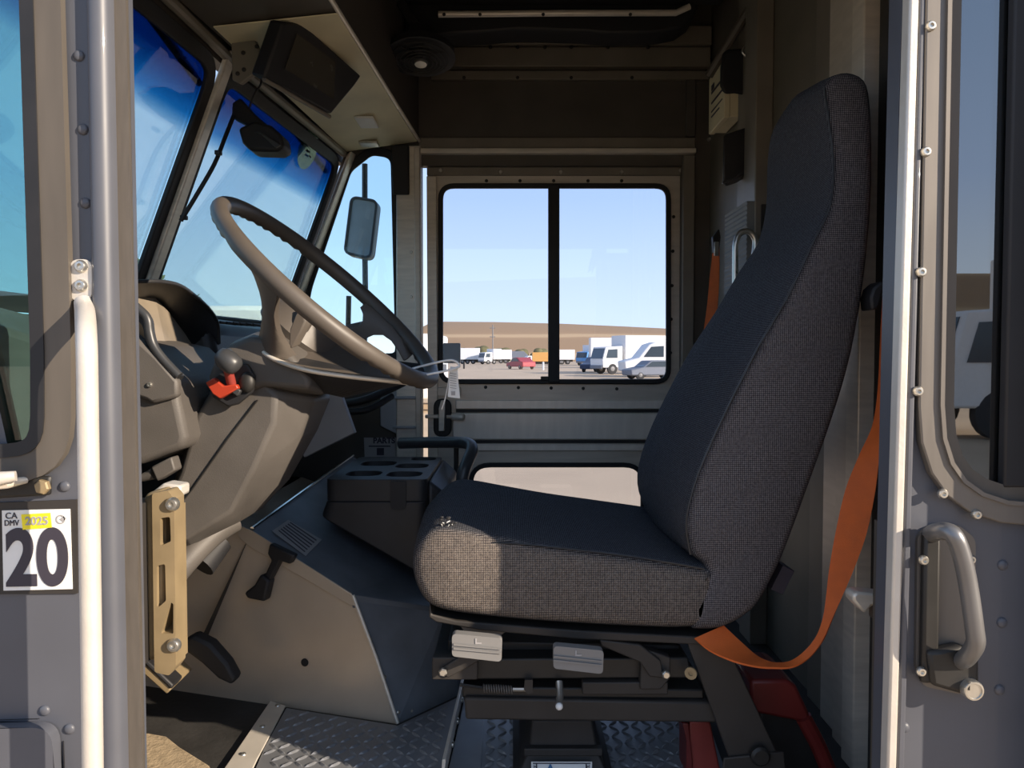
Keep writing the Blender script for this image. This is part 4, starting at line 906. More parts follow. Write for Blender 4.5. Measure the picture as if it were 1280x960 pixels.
# spring, rod, pin
sp_ = []
for i in range(120):
    t = i / 119; a = t * 2 * math.pi * 12; sp_.append(P(604 + 37 * t, 860 + 2 * t, 1.25) + V((0, math.cos(a) * .006, math.sin(a) * .006)))
MB().tube(sp_, .0013, 5).obj('spring', 'plastic', seat, smooth=60)
MB().tube([P(575, 856, 1.25), P(604, 860, 1.25)], .003, 6).obj('spring_rod', 'black', seat); MB().tube([P(641, 862, 1.25), P(664, 862, 1.25)], .003, 6).obj('spring_rod', 'steel', seat)
MB().prism([P(x, y, 1.245) for x, y in ((656, 850), (666, 850), (666, 866), (660, 868), (655, 862))], (0, .006, 0)).obj('spring_tab', 'black_brown', seat)
MB().span(P(728, 853, 1.25), P(832, 862, 1.27)).obj('lock_bar', 'black_brown', seat, bevel=.002)
MB().tube([P(699, 852, 1.25), P(700, 870, 1.235), P(699, 881, 1.22)], .006, 10).obj('pin', 'steel', seat)
MB().ball(P(699, 883, 1.215), .006, seg=14).obj('pin_cap', 'white', seat, smooth=60)
# crossbar and pedestal
MB().prism([P(x, y, 1.27) for x, y in ((578, 858), (880, 862), (880, 874), (578, 872))], (0, .38, 0)).obj('top_plate', 'black', seat, bevel=.003)
MB().prism([P(x, y, 1.26) for x, y in ((580, 872), (892, 878), (898, 904), (582, 900))], (0, .40, 0)).obj('crossbar', 'black_brown', seat, bevel=.004)
pz0 = P(0, 902, 1.34).z
rs = []
for (hx0, hx1, z, y0, y1) in ((665, 741, P(0, 900, 1.34).z, 1.34, 1.58), (662, 748, P(0, 936, 1.34).z, 1.34, 1.58), (650, 758, P(0, 960, 1.34).z, 1.33, 1.60), (640, 768, .0145, 1.30, 1.64)):
    a = (hx0 - 640) / 960 * 1.35; b = (hx1 - 640) / 960 * 1.35; rs.append([V((a, y0, z)), V((b, y0, z)), V((b, y1, z)), V((a, y1, z))])
MB().rings(rs).obj('pedestal', 'black_brown', seat, bevel=.004)
MB().span(P(655, 936, 1.325), P(752, 940, 1.34)).obj('pedestal_step', 'black_brown', seat, bevel=.002)
# maker sticker at the foot of the pedestal
ps = thing('maker_sticker', 'white sticker with blue A on the front of seat pedestal', 'sticker', P(701, 957, 1.322))
def pq(x0, y0, x1, y1, Y, m, nm, d=.0008): return MB().prism([P(x0, y0, Y), P(x1, y0, Y), P(x1, y1, Y), P(x0, y1, Y)], (0, -d, 0)).obj(nm, m, ps, smooth=0)
pq(664, 952, 740, 985, 1.322, 'paper', 'sheet'); pq(666, 953.5, 738, 954.6, 1.3205, 'ink', 'border')
pq(670, 955, 671.5, 985, 1.3205, 'ink', 'border'); pq(732, 955, 733.5, 985, 1.3205, 'ink', 'border')
text('H', .009, P(669, 958.5, 1.3195), (1, 0, 0), (0, 0, 1), 'ink', 'lettering', ps); text('H', .009, P(735, 958.5, 1.3195), (1, 0, 0), (0, 0, 1), 'ink', 'lettering', ps)
text('A', .022, P(688, 962, 1.3195), (1, 0, 0), (0, 0, 1), 'ink_blue', 'lettering', ps, bold=.0006)
# belt anchor arm
MB().prism([P(x, y, 1.245) for x, y in ((858, 800), (908, 800), (922, 834), (975, 948), (968, 975), (930, 975), (912, 948))], (0, .012, 0)).obj('belt_arm', 'black_brown', seat, bevel=.002)
MB().prism([P(x, y, 1.238) for x, y in ((905, 948), (980, 940), (985, 985), (900, 985))], (0, .006, 0)).obj('foot_plate', 'black_brown', seat, bevel=.002)
MB().lathe([(.016, 0), (.016, .008), (.012, .012), (.001, .012)], P(949, 943, 1.238), (0, -1, 0), 20).obj('arm_bolt', 'black', seat, smooth=40)

# =================================================================== seat belts
def ribbon(edges, nm, m, par=None, th=.0016, k=5):
    A = catmull([P(*e[0]) for e in edges], k); B = catmull([P(*e[1]) for e in edges], k)
    rs = []
    for i, (a, b) in enumerate(zip(A, B)):
        t = A[min(i + 1, len(A) - 1)] - A[max(i - 1, 0)]; nrm = t.cross(b - a).normalized() * th; mid = (a + b) / 2
        rs.append([a - nrm, mid - nrm, b - nrm, b + nrm, mid + nrm, a + nrm])
    return MB().rings(rs).obj(nm, m, par, smooth=70)
bt = thing('seat_belt', 'orange lap and shoulder belt drooping from the seat to near rear post', 'seat belt', P(870, 800, 1.24))
ribbon([((868, 798, 1.225), (904, 782, 1.245)), ((888, 814, 1.215), (926, 803, 1.245)), ((918, 827, 1.205), (944, 819, 1.24)), ((945, 833.5, 1.20), (957, 826, 1.22)), ((965, 835, 1.20), (970, 829, 1.22)), ((990, 834, 1.20), (988, 827, 1.215)),
        ((1012, 822, 1.205), (1006, 814, 1.215)), ((1029, 800, 1.21), (1021, 795, 1.22)), ((1040, 775, 1.215), (1029, 772, 1.225)), ((1053, 745, 1.22), (1033, 742, 1.23)), ((1066, 715, 1.22), (1036, 715, 1.235)), ((1083, 668, 1.22), (1044, 668, 1.24)), ((1094, 615, 1.22), (1057, 612, 1.245)),
        ((1100, 570, 1.22), (1075, 568, 1.25)), ((1106, 535, 1.22), (1091, 533, 1.25)), ((1109, 490, 1.22), (1098, 490, 1.25)), ((1112, 430, 1.22), (1101, 430, 1.25)), ((1114, 388, 1.22), (1103, 388, 1.25)), ((1114, 360, 1.22), (1105, 360, 1.25)), ((1120, 300, 1.22), (1109, 300, 1.25)), ((1126, 230, 1.22), (1115, 230, 1.25)), ((1132, 160, 1.22), (1121, 160, 1.25))], 'webbing', 'orange', bt)
MB().prism([P(x, y, 1.21) for x, y in ((1088, 372), (1092, 360), (1102, 351), (1120, 354), (1120, 364), (1104, 366), (1098, 386), (1090, 388))], (0, .04, 0)).obj('guide_ring', 'rubber', bt, bevel=.004)
fb = thing('seat_belt', 'short orange belt on the rear bulkhead beside the folded jump seat', 'seat belt', P(890, 340, 2.4))
ribbon([((890, 296, 2.38), (898, 290, 2.36)), ((890.5, 318, 2.38), (899, 315, 2.36)), ((887, 350, 2.38), (899, 350, 2.36)), ((884, 382, 2.37), (897, 384, 2.35)), ((878, 425, 2.36), (894, 425, 2.34))], 'webbing', 'orange', fb)
MB().prism([P(x, y, 2.35) for x, y in ((891, 296), (899, 286), (901, 296), (899, 312), (892, 316))], (0, .02, 0)).obj('buckle', 'black', fb, bevel=.002)
MB().span(P(893, 302, 2.345), P(898, 320, 2.349)).obj('buckle_plate', 'steel', fb, bevel=.001)

# =================================================================== rear bulkhead things
js = thing('jump_seat', 'folded grey ribbed jump seat on the rear bulkhead behind the driver seat', 'seat', PX(915, 330, .61))
ya, yb_ = .600 * 960 / 264, .600 * 960 / 291
zj = P(0, 258, 2.05).z
rs = []
NZ = 90
pf = [V((.600 + (.0022 if i % 2 else 0), 0, zj - .55 * i / NZ)) for i in range(NZ)]
m_ = MB()
a = [p + V((0, ya, 0)) for p in pf]; b = [p + V((0, yb_, 0)) for p in pf]
m_.rings([a + [V((.640, ya, zj - .55)), V((.640, ya, zj))], b + [V((.640, yb_, zj - .55)), V((.640, yb_, zj))]])
m_.obj('pad', 'ribbed', js, smooth=20)
MB().span((.636, ya + .01, zj - .55), (.664, yb_ - .01, zj - .01)).obj('backing', 'black', js)
MB().tube(catmull([P(919, 360, 1.93), P(919, 325, 1.93), P(920, 303, 1.93), (P(926, 291, 1.93)), P(937, 290, 1.93), P(944, 300, 1.93), P(943, 318, 1.93)], 5), .0075, 12).obj('tube_handle', 'steel', js, smooth=60)
fa_ = thing('first_aid_box', 'cream first aid box with black print high on the rear bulkhead', 'box', PX(905, 130, .63))
bx0, by0_, by1_ = .612, 2.20, 2.39
MB().span((bx0, by0_ + .024, 1.437), (.660, by1_, 1.60)).obj('case', 'cream', fa_, bevel=.004)
MB().span((bx0 - .006, by0_ + .022, 1.434), (bx0 + .012, by1_ + .004, 1.603)).obj('lid', 'cream', fa_, bevel=.003)
m_ = MB()
for i, (z, y0, y1, h) in enumerate(((1.545, 2.25, 2.36, .007), (1.515, 2.23, 2.36, .006), (1.490, 2.24, 2.36, .004), (1.475, 2.27, 2.36, .004), (1.555, 2.33, 2.36, .016))): m_.span((bx0 - .0075, y0, z), (bx0 - .0055, y1, z + h))
m_.obj('print', 'ink', fa_, smooth=0)
bg_ = thing('hanging_cloth', 'black cloth hanging over the first aid box from a hook', 'cloth', PX(920, 90, .63))
MB().rings([[P(x, y, 2.14) for x, y in ((903, 66), (910, 62), (936, 60), (938, 90), (937, 117), (930, 119), (918, 117), (905, 118), (900, 108), (901, 88))], [P(x, y, 2.22) for x, y in ((902, 66), (910, 62), (934, 62), (935, 90), (934, 115), (928, 116), (917, 114), (905, 115), (900, 106), (900, 88))]]).obj('cloth', 'rubber', bg_, bevel=.008)
MB().prism([P(x, y, 2.12) for x, y in ((934, 20), (950, 12), (957, 16), (955, 52), (940, 56), (934, 50))], (0, .03, 0)).obj('hook_plate', 'alum_dark', bg_, bevel=.003)
MB().tube(catmull([P(944, 54, 2.11), P(934, 56, 2.11), P(928, 64, 2.11), P(934, 71, 2.11), P(942, 70, 2.11)], 5), .0035, 8).obj('hook', 'steel', bg_, smooth=60)
MB().tube([P(886, 95, 2.2), P(936, 12, 2.1)], .012, 8).obj('strap', 'alum_dark', bg_)
dp = thing('document_pouch', 'dark vinyl pouch on the rear bulkhead below the first aid box', 'pouch', PX(920, 200, .63))
MB().prism([P(x, y, 2.10) for x, y in ((904, 168), (934, 158), (937, 200), (930, 217), (918, 224), (903, 229))], (.02, .05, 0)).obj('pouch', 'plastic_dk', dp, bevel=.006)
MB().tube([P(903, 229, 2.095), P(918, 223, 2.095), P(930, 214, 2.095), P(937, 198, 2.095)], .003, 6).obj('hem', 'plastic_gr', dp)

# red case and red bracket behind the seat
rc = thing('red_case', 'dark red plastic case with an open dark side behind the seat', 'case', P(980, 900, 1.30))
MB().prism([P(x, y, 1.30) for x, y in ((938, 850), (985, 850), (996, 858), (1012, 892), (1012, 905), (950, 893), (938, 890))], (0, .13, 0)).obj('lid', 'red', rc, bevel=.006)
MB().prism([P(x, y, 1.315) for x, y in ((950, 888), (1008, 898), (1045, 1000), (960, 1000))], (0, .11, 0)).obj('body', 'black', rc, bevel=.004)
MB().tube([P(1004, 896, 1.305), P(1022, 930, 1.305), P(1045, 985, 1.305)], .014, 10).obj('frame_bar', 'red', rc)
rb = thing('red_stand', 'red painted steel stand on the floor under the seat rear', 'stand', P(885, 935, 1.34))
MB().prism([P(x, y, 1.34) for x, y in ((862, 902), (888, 902), (910, 1010), (866, 1010), (860, 940))], (0, .05, 0)).obj('upright', 'red2', rb, bevel=.003)
MB().prism([P(x, y, 1.335) for x, y in ((853, 904), (861, 904), (866, 950), (866, 1010), (858, 1010), (858, 925))], (0, .06, 0)).obj('flange', 'red', rb, bevel=.002)

# =================================================================== overhead
oc = tag(MB().rings([[V((-.66, 1.32, 1.44)), V((-.38, 1.32, 1.468)), V((-.38, 1.32, 1.99)), V((-.66, 1.32, 1.99))], [V((-.55, 2.575, 1.435)), V((-.31, 2.575, 1.468)), V((-.31, 2.575, 1.99)), V((-.55, 2.575, 1.99))]]).obj('overhead_cabinet', 'alum_dark', None, smooth=0), 'dark overhead cabinet above the windscreen with cream underside', 'cabinet')
MB().prism([V((-.620, 1.62, 1.4365)), V((-.362, 1.62, 1.4635)), V((-.314, 2.565, 1.4635)), V((-.548, 2.565, 1.431))], (0, 0, -.003)).obj('underside', 'cream', oc, smooth=0)
MB().tube([V((-.376, 1.32, 1.466)), V((-.308, 2.575, 1.466))], .0055, 8).obj('edge_trim', 'alum', oc)
MB().tube([V((-.655, 1.45, 1.43)), V((-.640, 1.76, 1.425)), V((-.555, 2.56, 1.42))], .012, 10).obj('front_rail', 'alum_dull', oc)
MB().box((-.43, 2.30, 1.444), (.055, .10, .008)).obj('dome_lamp', 'paper', oc, bevel=.003)
MB().box((-.46, 2.50, 1.436), (.06, .05, .010)).obj('clip', 'steel', oc, bevel=.003)
mo = thing('monitor', 'black backup camera monitor under the overhead cabinet', 'monitor', P(390, 85, 1.9))
p0, p1, p3 = P(352, 30, 1.60), P(452, 95, 1.90), P(330, 97, 1.60); mn = (p1 - p0).cross(p3 - p0).normalized(); mn = mn if mn.y < 0 else -mn
mq = lambda x, y, o=0: PL(x, y, p0 + mn * o, mn)
fr_ = [mq(x, y) for x, y in ((354, 28), (378, 29), (452, 95), (443, 108), (414, 143), (330, 97), (333, 88))]
MB().prism(fr_, -mn * .035).obj('housing', 'rubber', mo, bevel=.005)
MB().prism([mq(x, y, .001) for x, y in ((371, 42), (419, 77), (417, 124), (356, 86))], mn * .001).obj('screen', 'screen', mo, smooth=0)
MB().tube([mq(330, 99, -.005), mq(412, 146, -.005)], .005, 8).obj('lower_trim', 'alum_dull', mo)
MB().tube([mq(395, 60, -.04), mq(400, 40, -.09)], .02, 10).obj('mount_arm', 'black', mo)
# fan
fn = thing('cab_fan', 'round black caged fan under the roof with a silver badge', 'fan', P(526, 72, 2.2))
fc = P(526, 74, 2.2); fx = V((.02, -.20, -.98)).normalized(); fu = fx.orthogonal().normalized(); fv = fx.cross(fu)
m_ = MB()
for k in range(1, 8):
    rad = .012 + .0112 * k; m_.tube([fc + (fu * math.cos(t) + fv * math.sin(t)) * rad + fx * (.012 - .02 * (k / 7) ** 3) for t in (2 * math.pi * i / 40 for i in range(40))], .0018, 5, close=True)
m_.obj('cage', 'black', fn, smooth=60)
for i in range(6):
    t = 2 * math.pi * i / 6
    d_ = fu * math.cos(t) + fv * math.sin(t); e_ = fu * math.cos(t + .7) + fv * math.sin(t + .7)
    MB().rings([[fc + d_ * .02 - fx * .01, fc + d_ * .078 - fx * .008, fc + e_ * .078 - fx * .022, fc + e_ * .02 - fx * .02], [fc + d_ * .02 - fx * .012, fc + d_ * .078 - fx * .010, fc + e_ * .078 - fx * .024, fc + e_ * .02 - fx * .022]]).obj('blade', 'black', fn)
MB().lathe([(.001, .018), (.017, .017), (.019, .012), (.019, .008), (.001, .008)], fc, fx, 20).obj('badge', 'steel', fn, smooth=40)
MB().lathe([(.035, -.09), (.040, -.03), (.095, -.025), (.098, -.005), (.093, -.004), (.03, -.02), (.001, -.02)], fc, fx, 28).obj('motor', 'rubber', fn, smooth=40)
MB().tube([fc - fx * .08, fc + V((-.06, .03, .17))], .014, 8).obj('bracket', 'black', fn)
# rail with black cloth by the roof
rsd = thing('roof_rail_shade', 'black sagging cloth roll under a metal rail at the roof', 'shade', P(700, 25, 2.3))
top = [(505, -40), (880, -40)]
low = [(872, 10), (866, 24), (850, 35), (820, 41), (760, 42), (730, 39), (700, 38.5), (670, 37), (640, 37), (610, 40), (570, 42), (530, 46), (505, 50)]
MB().prism([P(x, y, 2.32) for x, y in top + low], (0, .10, 0)).obj('cloth', 'rubber', rsd, bevel=.008, bseg=3)
MB().tube([P(548, 18, 2.27), P(700, 16.5, 2.27), P(845, 16, 2.27), P(862, 8, 2.27)], .009, 10).obj('rail', 'alum', rsd, smooth=60)
MB().span(P(505, -60, 2.25), P(900, 6, 2.31)).obj('headboard', 'black', rsd)
rivet(rsd, [P(x, 18, 2.262) for x in (555, 600, 679, 788)], .005, 'black', name='screw')
# dash camera on the windscreen
dc = thing('dash_camera', 'black camera unit on a bracket beside the centre windscreen post', 'camera', P(322, 165, 1.85))
MB().prism([P(x, y, 1.83) for x, y in ((290, 128), (300, 122), (316, 140), (334, 156), (326, 164), (300, 152), (289, 146))], (0, .03, 0)).obj('mount', 'rubber', dc, bevel=.004)
MB().prism([P(x, y, 1.80) for x, y in ((297, 160), (318, 150), (338, 156), (352, 168), (355, 184), (346, 189), (312, 188), (302, 178))], (0, .07, 0)).obj('body', 'rubber', dc, bevel=.008, bseg=3)
MB().prism([P(x, y, 1.795) for x, y in ((318, 166), (326, 165), (352, 182), (346, 186), (326, 168))], (0, -.006, 0)).obj('lens_strip', 'plastic_gr', dc, bevel=.002)
MB().tube(catmull([P(310, 140, 1.84), P(317, 120, 1.84), P(326, 105, 1.84), P(326, 90, 1.84)], 5), .0025, 6).obj('cable', 'rubber', dc)
MB().tube(catmull([P(292, 145, 1.82), P(282, 170, 1.79), P(268, 205, 1.76), P(245, 245, 1.74), (P(226, 276, 1.73))], 5), .005, 8).obj('cable', 'rubber', dc, smooth=60)
for (x, y) in ((273, 191), (230, 272)): MB().box(P(x, y, 1.74), (.014, .014, .010)).obj('cable_clip', 'rubber', dc, bevel=.002)

# =================================================================== outside of the glass: wipers, sticker, mirrors
def wiper(pts, arm, frm, lab):
    o, u, v = frm; n = u.cross(v).normalized(); n = n if n.x < 0 else -n
    q = lambda x, y, d=.02: PL(x, y, o + n * d, n)
    t = thing('wiper', lab, 'wiper', q(*pts[0])); 
    MB().tube([q(*p) for p in pts], [.013] + [.010] * (len(pts) - 2) + [.008], 8).obj('blade', 'rubber', t)
    MB().tube([q(x, y, .034) for x, y in arm], .007, 8).obj('arm', 'black', t)
def frame_of(tl, br, bl):
    u = (br - bl).normalized(); n = u.cross(tl - bl).normalized(); return (bl, u, n.cross(u))
fN, fF = frame_of(N_T, CB, N_B), frame_of(CT, A_B, CB)
wiper([(176, 0), (210, 50), (249, 104)], [(150, -30), (178, 2), (200, 36)], fN, 'black wiper across the near windscreen pane')
wiper([(340, 112), (358, 150), (380, 178), (407, 214)], [(336, 100), (345, 120), (366, 158)], fF, 'black wiper across the far windscreen pane')
o, u, v = fF; n = u.cross(v).normalized(); n = n if n.x > 0 else -n
c = PL(385, 186, o + n * .006, n)
sk_ = tag(MB().lathe([(.062, 0), (.062, .0008), (.001, .0008)], c, n, 32).obj('inspection_sticker', 'sticker_clear', None, smooth=0), 'round pale sticker on the far windscreen pane under the wiper', 'sticker')
m_ = MB()
for i in range(4): m_.box(c + n * .0015 + V((0, .012 * (i - 1.5), .012 * (1.5 - i))), (.0012, .02, .006))
m_.obj('print', 'ink', sk_, smooth=0)
mr = thing('side_mirror', 'tall rounded door mirror on a post outside the far quarter window', 'mirror', P(452, 290, 2.95))
mq_ = rpoly(XZs([(438, 244), (473, 250), (464, 325), (429, 317)], 2.95), .03)
MB().plate(mq_, [], (V((0, 2.96, 0)), V((1, 0, 0)), V((0, 0, 1))), -.06).obj('housing', 'plastic_dk', mr, bevel=.008)
MB().ringplate(mq_, inset(mq_, .010), (V((0, 2.955, 0)), V((1, 0, 0)), V((0, 0, 1))), .008).obj('rim', 'plastic_gr', mr, bevel=.002)
m_ = MB(); q3 = [V((a, 2.954 + (a + .57) * .0, b)) for a, b in inset(mq_, .008)]; m_.prism(q3, (0, .003, 0)); m_.obj('glass', 'mirror', mr, smooth=0)
MB().tube([P(456, 205, 3.02), P(456, 300, 3.02), P(457, 395, 3.02), P(450, 520, 3.02)], .011, 10).obj('post', 'black', mr)
MB().tube(catmull([P(456, 370, 3.02), P(462, 368, 3.0), P(466, 378, 2.9), P(466, 400, 2.75)], 4), .008, 8).obj('stay', 'black', mr)
MB().tube([P(436, 370, 2.9), P(435, 420, 2.9), P(437, 520, 2.9)], .010, 8).obj('stay', 'black', mr)

# =================================================================== the lot outside
gm = mat('lot_ground', (.50, .385, .265), .95, var=.12, scale=.35, bump=.2, bscale=9)
m_ = MB(); m_.span((-260, -200, GZ - .1), (260, 420, GZ)); tag(m_.obj('ground', gm, None, smooth=0), 'pale dusty gravel lot', 'ground', kind='structure')
hm = bpy.data.materials.new('hill_grass'); hm.use_nodes = True; nt = hm.node_tree; b = nt.nodes['Principled BSDF']; b.inputs['Roughness'].default_value = .95
g = nt.nodes.new('ShaderNodeNewGeometry'); s = nt.nodes.new('ShaderNodeSeparateXYZ'); nt.links.new(g.outputs['Position'], s.inputs[0])
nz = nt.nodes.new('ShaderNodeTexNoise'); nz.inputs['Scale'].default_value = .035; nt.links.new(g.outputs['Position'], nz.inputs['Vector'])
wv = nt.nodes.new('ShaderNodeMath'); wv.operation = 'MULTIPLY'; wv.inputs[1].default_value = .9; nt.links.new(s.outputs['Z'], wv.inputs[0])
ad = nt.nodes.new('ShaderNodeMath'); ad.operation = 'ADD'; nt.links.new(wv.outputs[0], ad.inputs[0]); nt.links.new(nz.outputs[0], ad.inputs[1])
si = nt.nodes.new('ShaderNodeMath'); si.operation = 'SINE'; nt.links.new(ad.outputs[0], si.inputs[0])
rp_ = ramp(nt, si.outputs[0], [(0, (.33, .215, .12)), (.75, (.36, .235, .13)), (.93, (.50, .35, .20)), (1, (.50, .35, .20))]); nt.links.new(rp_.outputs[0], b.inputs['Base Color'])
m_ = MB(); rs = []
HY = 300
crest = [(470, 437), (515, 415), (535, 405), (556, 402), (620, 402.5), (700, 404.5), (780, 408), (840, 411), (1000, 418), (1300, 432)]
for (x, y) in crest:
    t = P(x, y, HY); rs.append([V((t.x, HY - 60, GZ - .05)), V((t.x, HY - 45, GZ + (t.z - GZ) * .35)), V((t.x, HY - 22, GZ + (t.z - GZ) * .72)), t, t + V((0, 60, -1)), V((t.x, HY + 120, GZ - .05))])
m_.rings(rs); tag(m_.obj('hill', hm, None, smooth=60), 'long dry grass hill behind the lot', 'hill', kind='structure')
# behind the viewer: a low rise so that the door glass mirrors land, not only sky
m_ = MB(); m_.rings([[V((x, -118, GZ - .05)), V((x, -130, h)), V((x, -160, GZ - .05))] for x, h in ((-160, 9), (-60, 12), (20, 15), (90, 15), (200, 14))]); tag(m_.obj('hill', hm, None, smooth=60), 'low dark rise mirrored in the near door glass', 'hill', kind='structure')

def ground_at(px, py): return PZ(px, py, GZ)
def wheel_parts(t, spots, r, wdt=.25):
    for x, y in spots:
        k = MB(t['xf']); k.lathe([(r * .6, -wdt / 2), (r, -wdt / 2 + .03), (r, wdt / 2 - .03), (r * .6, wdt / 2)], (x, y, r), (0, 1, 0), 20); wo_ = k.obj('wheel', 'tyre', t['o'], smooth=40)
        k = MB(t['xf']); k.lathe([(.001, -wdt / 2 - .02), (r * .3, -wdt / 2 - .02), (r * .58, -wdt / 2 + .02), (r * .58, wdt / 2 - .02), (r * .3, wdt / 2 + .02), (.001, wdt / 2 + .02)], (x, y, r), (0, 1, 0), 16); k.obj('hub', 'grey_lever', wo_, smooth=40)
def vehicle(name, label, cat, px, py, heading, group='vehicles parked across the lot'):
    p = ground_at(px, py) if py else V((px[0], px[1], GZ)); o = thing(name, label, cat, p, group)
    return {'o': o, 'xf': Matrix.Translation(p) @ Matrix.Rotation(math.radians(heading), 4, 'Z')}
def vb(t, a, b, nm, m, par=None, bev=.04):
    k = MB(t['xf']); k.span(a, b); return k.obj(nm, m, par or t['o'], bevel=bev)
def vprism(t, pts, y0, y1, nm, m, par=None, bev=.05):
    k = MB(t['xf']); k.prism([V((x, y0, z)) for x, z in pts], (0, y1 - y0, 0)); return k.obj(nm, m, par or t['o'], bevel=bev)
# local frame: front of the vehicle towards -x, its side seen from -y
def box_truck(label, px, py, heading, L=6.5, H=3.3, cab='white', body='white', wid=2.2):
    t = vehicle('box_truck', label, 'truck', px, py, heading)
    c = vprism(t, [(-1.0, .55), (-1.05, 1.2), (-.75, 2.25), (.85, 2.35), (.85, .55)], -wid / 2, wid / 2, 'cab', cab)
    vprism(t, [(-.72, 1.35), (-.52, 2.05), (.35, 2.10), (.35, 1.35)], -wid / 2 - .02, wid / 2 + .02, 'side_window', 'dark_glass', c, 0)
    vprism(t, [(-1.06, 1.3), (-1.02, 1.3), (-.74, 2.15), (-.80, 2.15)], -wid / 2 + .12, wid / 2 - .12, 'windscreen', 'dark_glass', c, 0)
    vb(t, (-1.12, -wid / 2 + .1, .45), (-1.0, wid / 2 - .1, .75), 'bumper', 'grey_roof')
    vb(t, (1.05, -wid / 2 - .08, .95), (1.05 + L, wid / 2 + .08, H), 'cargo_box', body)
    vb(t, (.8, -.45, .55), (1.0 + L, .45, .9), 'chassis', 'black')
    wheel_parts(t, [(-.1, -wid / 2 + .1), (L - .6, -wid / 2 + .1), (-.1, wid / 2 - .1), (L - .6, wid / 2 - .1)], .45)
    return t
def trailer(label, px, py, heading, L=7, H=3.3, m='white', z0=.9, group='vehicles parked across the lot'):
    t = vehicle('box_trailer', label, 'trailer', px, py, heading, group); vb(t, (-L / 2, -1.2, z0), (L / 2, 1.2, H), 'cargo_box', m); vb(t, (-L / 2 + .3, -.4, .5), (L / 2 - .3, .4, z0), 'chassis', 'black')
    wheel_parts(t, [(L / 2 - 1.3, -1.0), (L / 2 - 2.4, -1.0), (L / 2 - 1.3, 1.0), (-L / 2 + 1, -1.0)], .45); return t
def sedan(label, px, py, heading, m='red_car', s=1.0, name='car', van=False):
    t = vehicle(name, label, 'van' if van else 'car', px, py, heading)
    if van: body = [(-2.4, .35), (-2.45, .95), (-1.6, 1.15), (-.95, 1.95), (-.5, 2.1), (2.4, 2.1), (2.45, .4)]; win = [(-1.3, 1.2), (-.85, 1.8), (-.1, 1.85), (-.1, 1.2)]
    else: body = [(-2.1, .3), (-2.15, .75), (-1.1, .95), (-.5, 1.42), (.7, 1.45), (1.5, .98), (2.1, .92), (2.12, .32)]; win = [(-.95, .95), (-.42, 1.34), (.62, 1.37), (1.2, .97)]
    w = .92 if not van else 1.0
    body = [(x * s, z * s) for x, z in body]; win = [(x * s, z * s) for x, z in win]
    bd = vprism(t, body, -w * s, w * s, 'body', m, bev=.08); vprism(t, win, -w * s - .02, w * s + .02, 'side_window', 'dark_glass', bd, 0)
    a, b2 = (win[0], win[1]); vprism(t, [(a[0] - .12, a[1] + .02), (a[0] - .02, a[1]), (b2[0] - .02, b2[1] + .02), (b2[0] - .12, b2[1])], -w * s * .85, w * s * .85, 'windscreen', 'dark_glass', bd, 0)
    wheel_parts(t, [(-1.35 * s, -w * s + .1), (1.35 * s, -w * s + .1), (-1.35 * s, w * s - .1), (1.35 * s, w * s - .1)], .34 * s, .2); return t
trailer('white box trailer at left end of far window, beside the lock block', 586, 455, 0, 4.4, 3.2)
box_truck('small white box truck right of leftmost white trailer', 607, 455.3, 35, 1.9, 3.0)
trailer('white box trailer left of the grey shed', 633, 454.2, 0, 2.4, 3.0)
t = vehicle('storage_shed', 'slate grey roofed shed behind the red car', 'shed', 647, 453.5, 0); vprism(t, [(-2.2, 0), (-2.2, 1.9), (-1.7, 2.8), (1.5, 2.8), (2.4, 1.9), (2.4, 0)], -1.5, 1.5, 'roof', 'grey_roof'); vb(t, (-2.1, -1.6, .2), (2.3, -1.5, 1.2), 'front_panel', 'cream')
sedan('small white van between grey shed and orange container', 662, 454, 25, 'white', .8, 'van', True)
t = vehicle('cargo_container', 'orange cargo container by the window centre bar', 'container', 677, 455, 0); vb(t, (-1.9, -1.2, .5), (1.9, 1.2, 2.35), 'shell', 'orange_box'); vb(t, (-1.8, -1.0, .0), (1.8, 1.0, .5), 'skid', 'black')
sedan('small red car alone on the gravel', 651, 461.5, -62, 'red_car', .95)
for x, y, lab in ((679, 462.5, 'white post right of the red car'), (580, 461, 'dark post by the leftmost white trailer')):
    p = ground_at(x, y); q = MB(); q.lathe([(.11, 0), (.11, .85), (.02, .9)], p, (0, 0, 1), 10); tag(q.obj('bollard', 'white' if x > 600 else 'black', None), lab, 'post')
trailer('white box trailer just right of the window centre bar', 706, 455.5, 0, 3.6, 2.8)
box_truck('box truck with bright blue cab beyond the dark pickup', 731, 457, 50, 4.5, 3.4, 'blue_truck')
box_truck('big white box truck with cab at left, nearest of its row', 759, 467.5, 22, 5.0, 3.25)
trailer('tall white trailer behind the big white box truck', 778, 460, 0, 8.5, 3.9, z0=1.0)
sedan('dark blue pickup in front of the big white box truck', 747, 465, 60, 'navy', 1.0, 'pickup')
sedan('white van with dark windows at right edge of far window', 826, 471, 4, 'white', 1.2, 'van', True)
sedan('dark pickup before the white van at far window right', 815, 474, 15, 'grey_roof', .85, 'pickup')
# nearer vehicles seen past the wheel
sedan('white van seen beyond the far quarter window', 508, 509, 90, 'white', 1.0, 'van', True)
sedan('white van close ahead of the windscreen', 212, 545, 0, 'white', 1.1, 'van', True)
box_truck('white box truck mirrored in the near door glass', (8.6, -12.5), 0, 0, 5, 3.4)
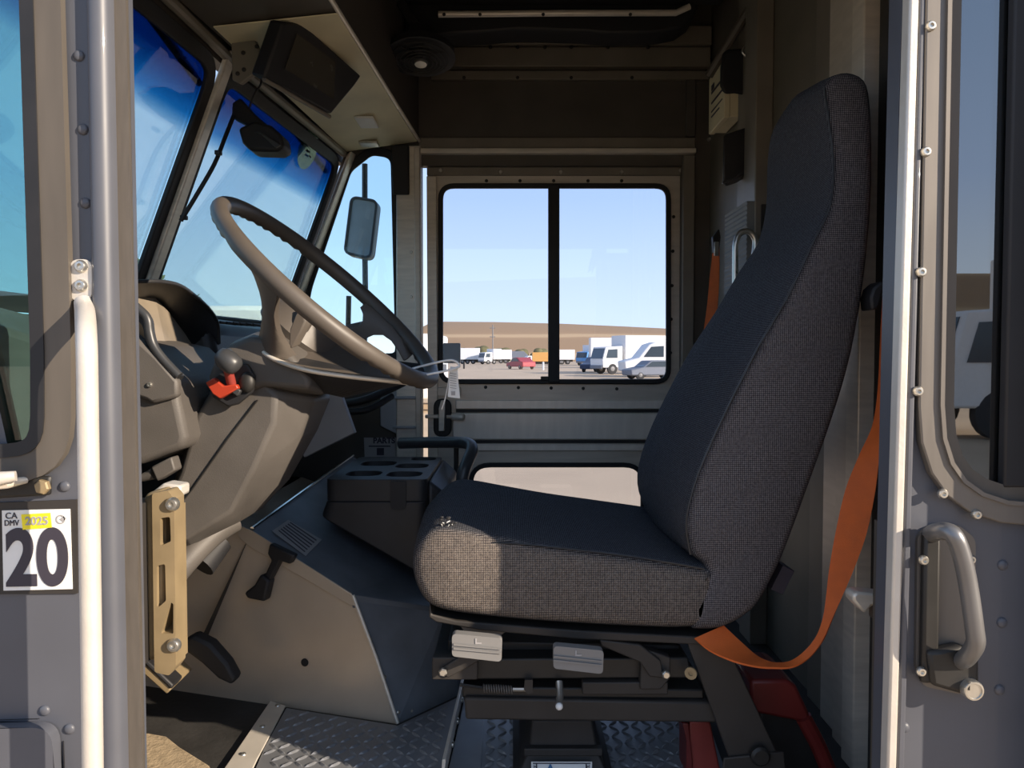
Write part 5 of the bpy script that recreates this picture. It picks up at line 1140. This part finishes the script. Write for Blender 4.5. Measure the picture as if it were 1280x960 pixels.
# trees
def tree(px, py, Y, h, rad, lab, seed):
    p = P(px, 446, Y); p.z = GZ; t = thing('tree', lab, 'tree', p, 'trees at the lot edge'); rd = random.Random(seed)
    MB().tube([p, p + V((.1, 0, h * .4)), p + V((0, .1, h * .75))], [.18, .13, .05], 8).obj('trunk', 'bark', t)
    m = MB()
    for i in range(900):
        a, b_, c_ = rd.gauss(0, 1), rd.gauss(0, 1), rd.gauss(0, 1); l = math.sqrt(a * a + b_ * b_ + c_ * c_) or 1; rr_ = rd.random() ** .4
        q = p + V((a / l * rad * rr_, b_ / l * rad * rr_, h * .62 + c_ / l * h * .38 * rr_)); s = rd.uniform(.10, .24)
        d1 = V((rd.uniform(-1, 1), rd.uniform(-1, 1), rd.uniform(-1, 1))).normalized(); d2_ = d1.orthogonal().normalized()
        m.face([q - d1 * s, q + d2_ * s * .6, q + d1 * s, q - d2_ * s * .6])
    m.obj('foliage', 'leaf', t, smooth=0)
tree(213, 0, 26, 3.9, 1.35, 'green tree right of the centre windscreen post', 2)
tree(166, 0, 34, 5.9, 1.6, 'green tree left of the centre windscreen post', 5)
for i, (x, y0, y1, wd) in enumerate(((578, 452, 434, 2.2), (602, 452, 431, 2.6), (628, 452, 431.5, 2.2), (652, 452, 435, 2.0), (673, 452, 434, 3), (700, 452, 437, 3))):
    Y = 195; p = P(x, 446, Y); p.z = GZ; hh = P(x, y1, Y).z - GZ; m = MB(); rd = random.Random(i)
    for k in range(14): m.ball(p + V((rd.uniform(-wd / 2, wd / 2), rd.uniform(-1, 1), hh * rd.uniform(.2, .75))), hh * .3, (1.1, .8, .8), 10)
    tag(m.obj('bush', 'bush', None, smooth=60), 'dusty green bush %s' % ('behind the leftmost white trailer', 'behind the small white box truck', 'behind the white trailer by the shed', 'behind the grey shed', 'behind the orange container', 'right of the centre bar')[i], 'bush', 'bushes at the foot of the hill')
# pylon on the hillside
py_ = thing('utility_pole', 'thin pale utility pole against the dry hillside', 'pole', P(616, 440, 215))
pb_ = P(616, 446, 215); pb_.z = GZ; tz = P(616, 406, 215).z
MB().tube([pb_, V((pb_.x, 215, tz))], .16, 6).obj('mast', 'grey_lever', py_)
for y in (410, 421): MB().tube([P(612, y, 215), P(619, y, 215)], .12, 6).obj('crossarm', 'grey_lever', py_)
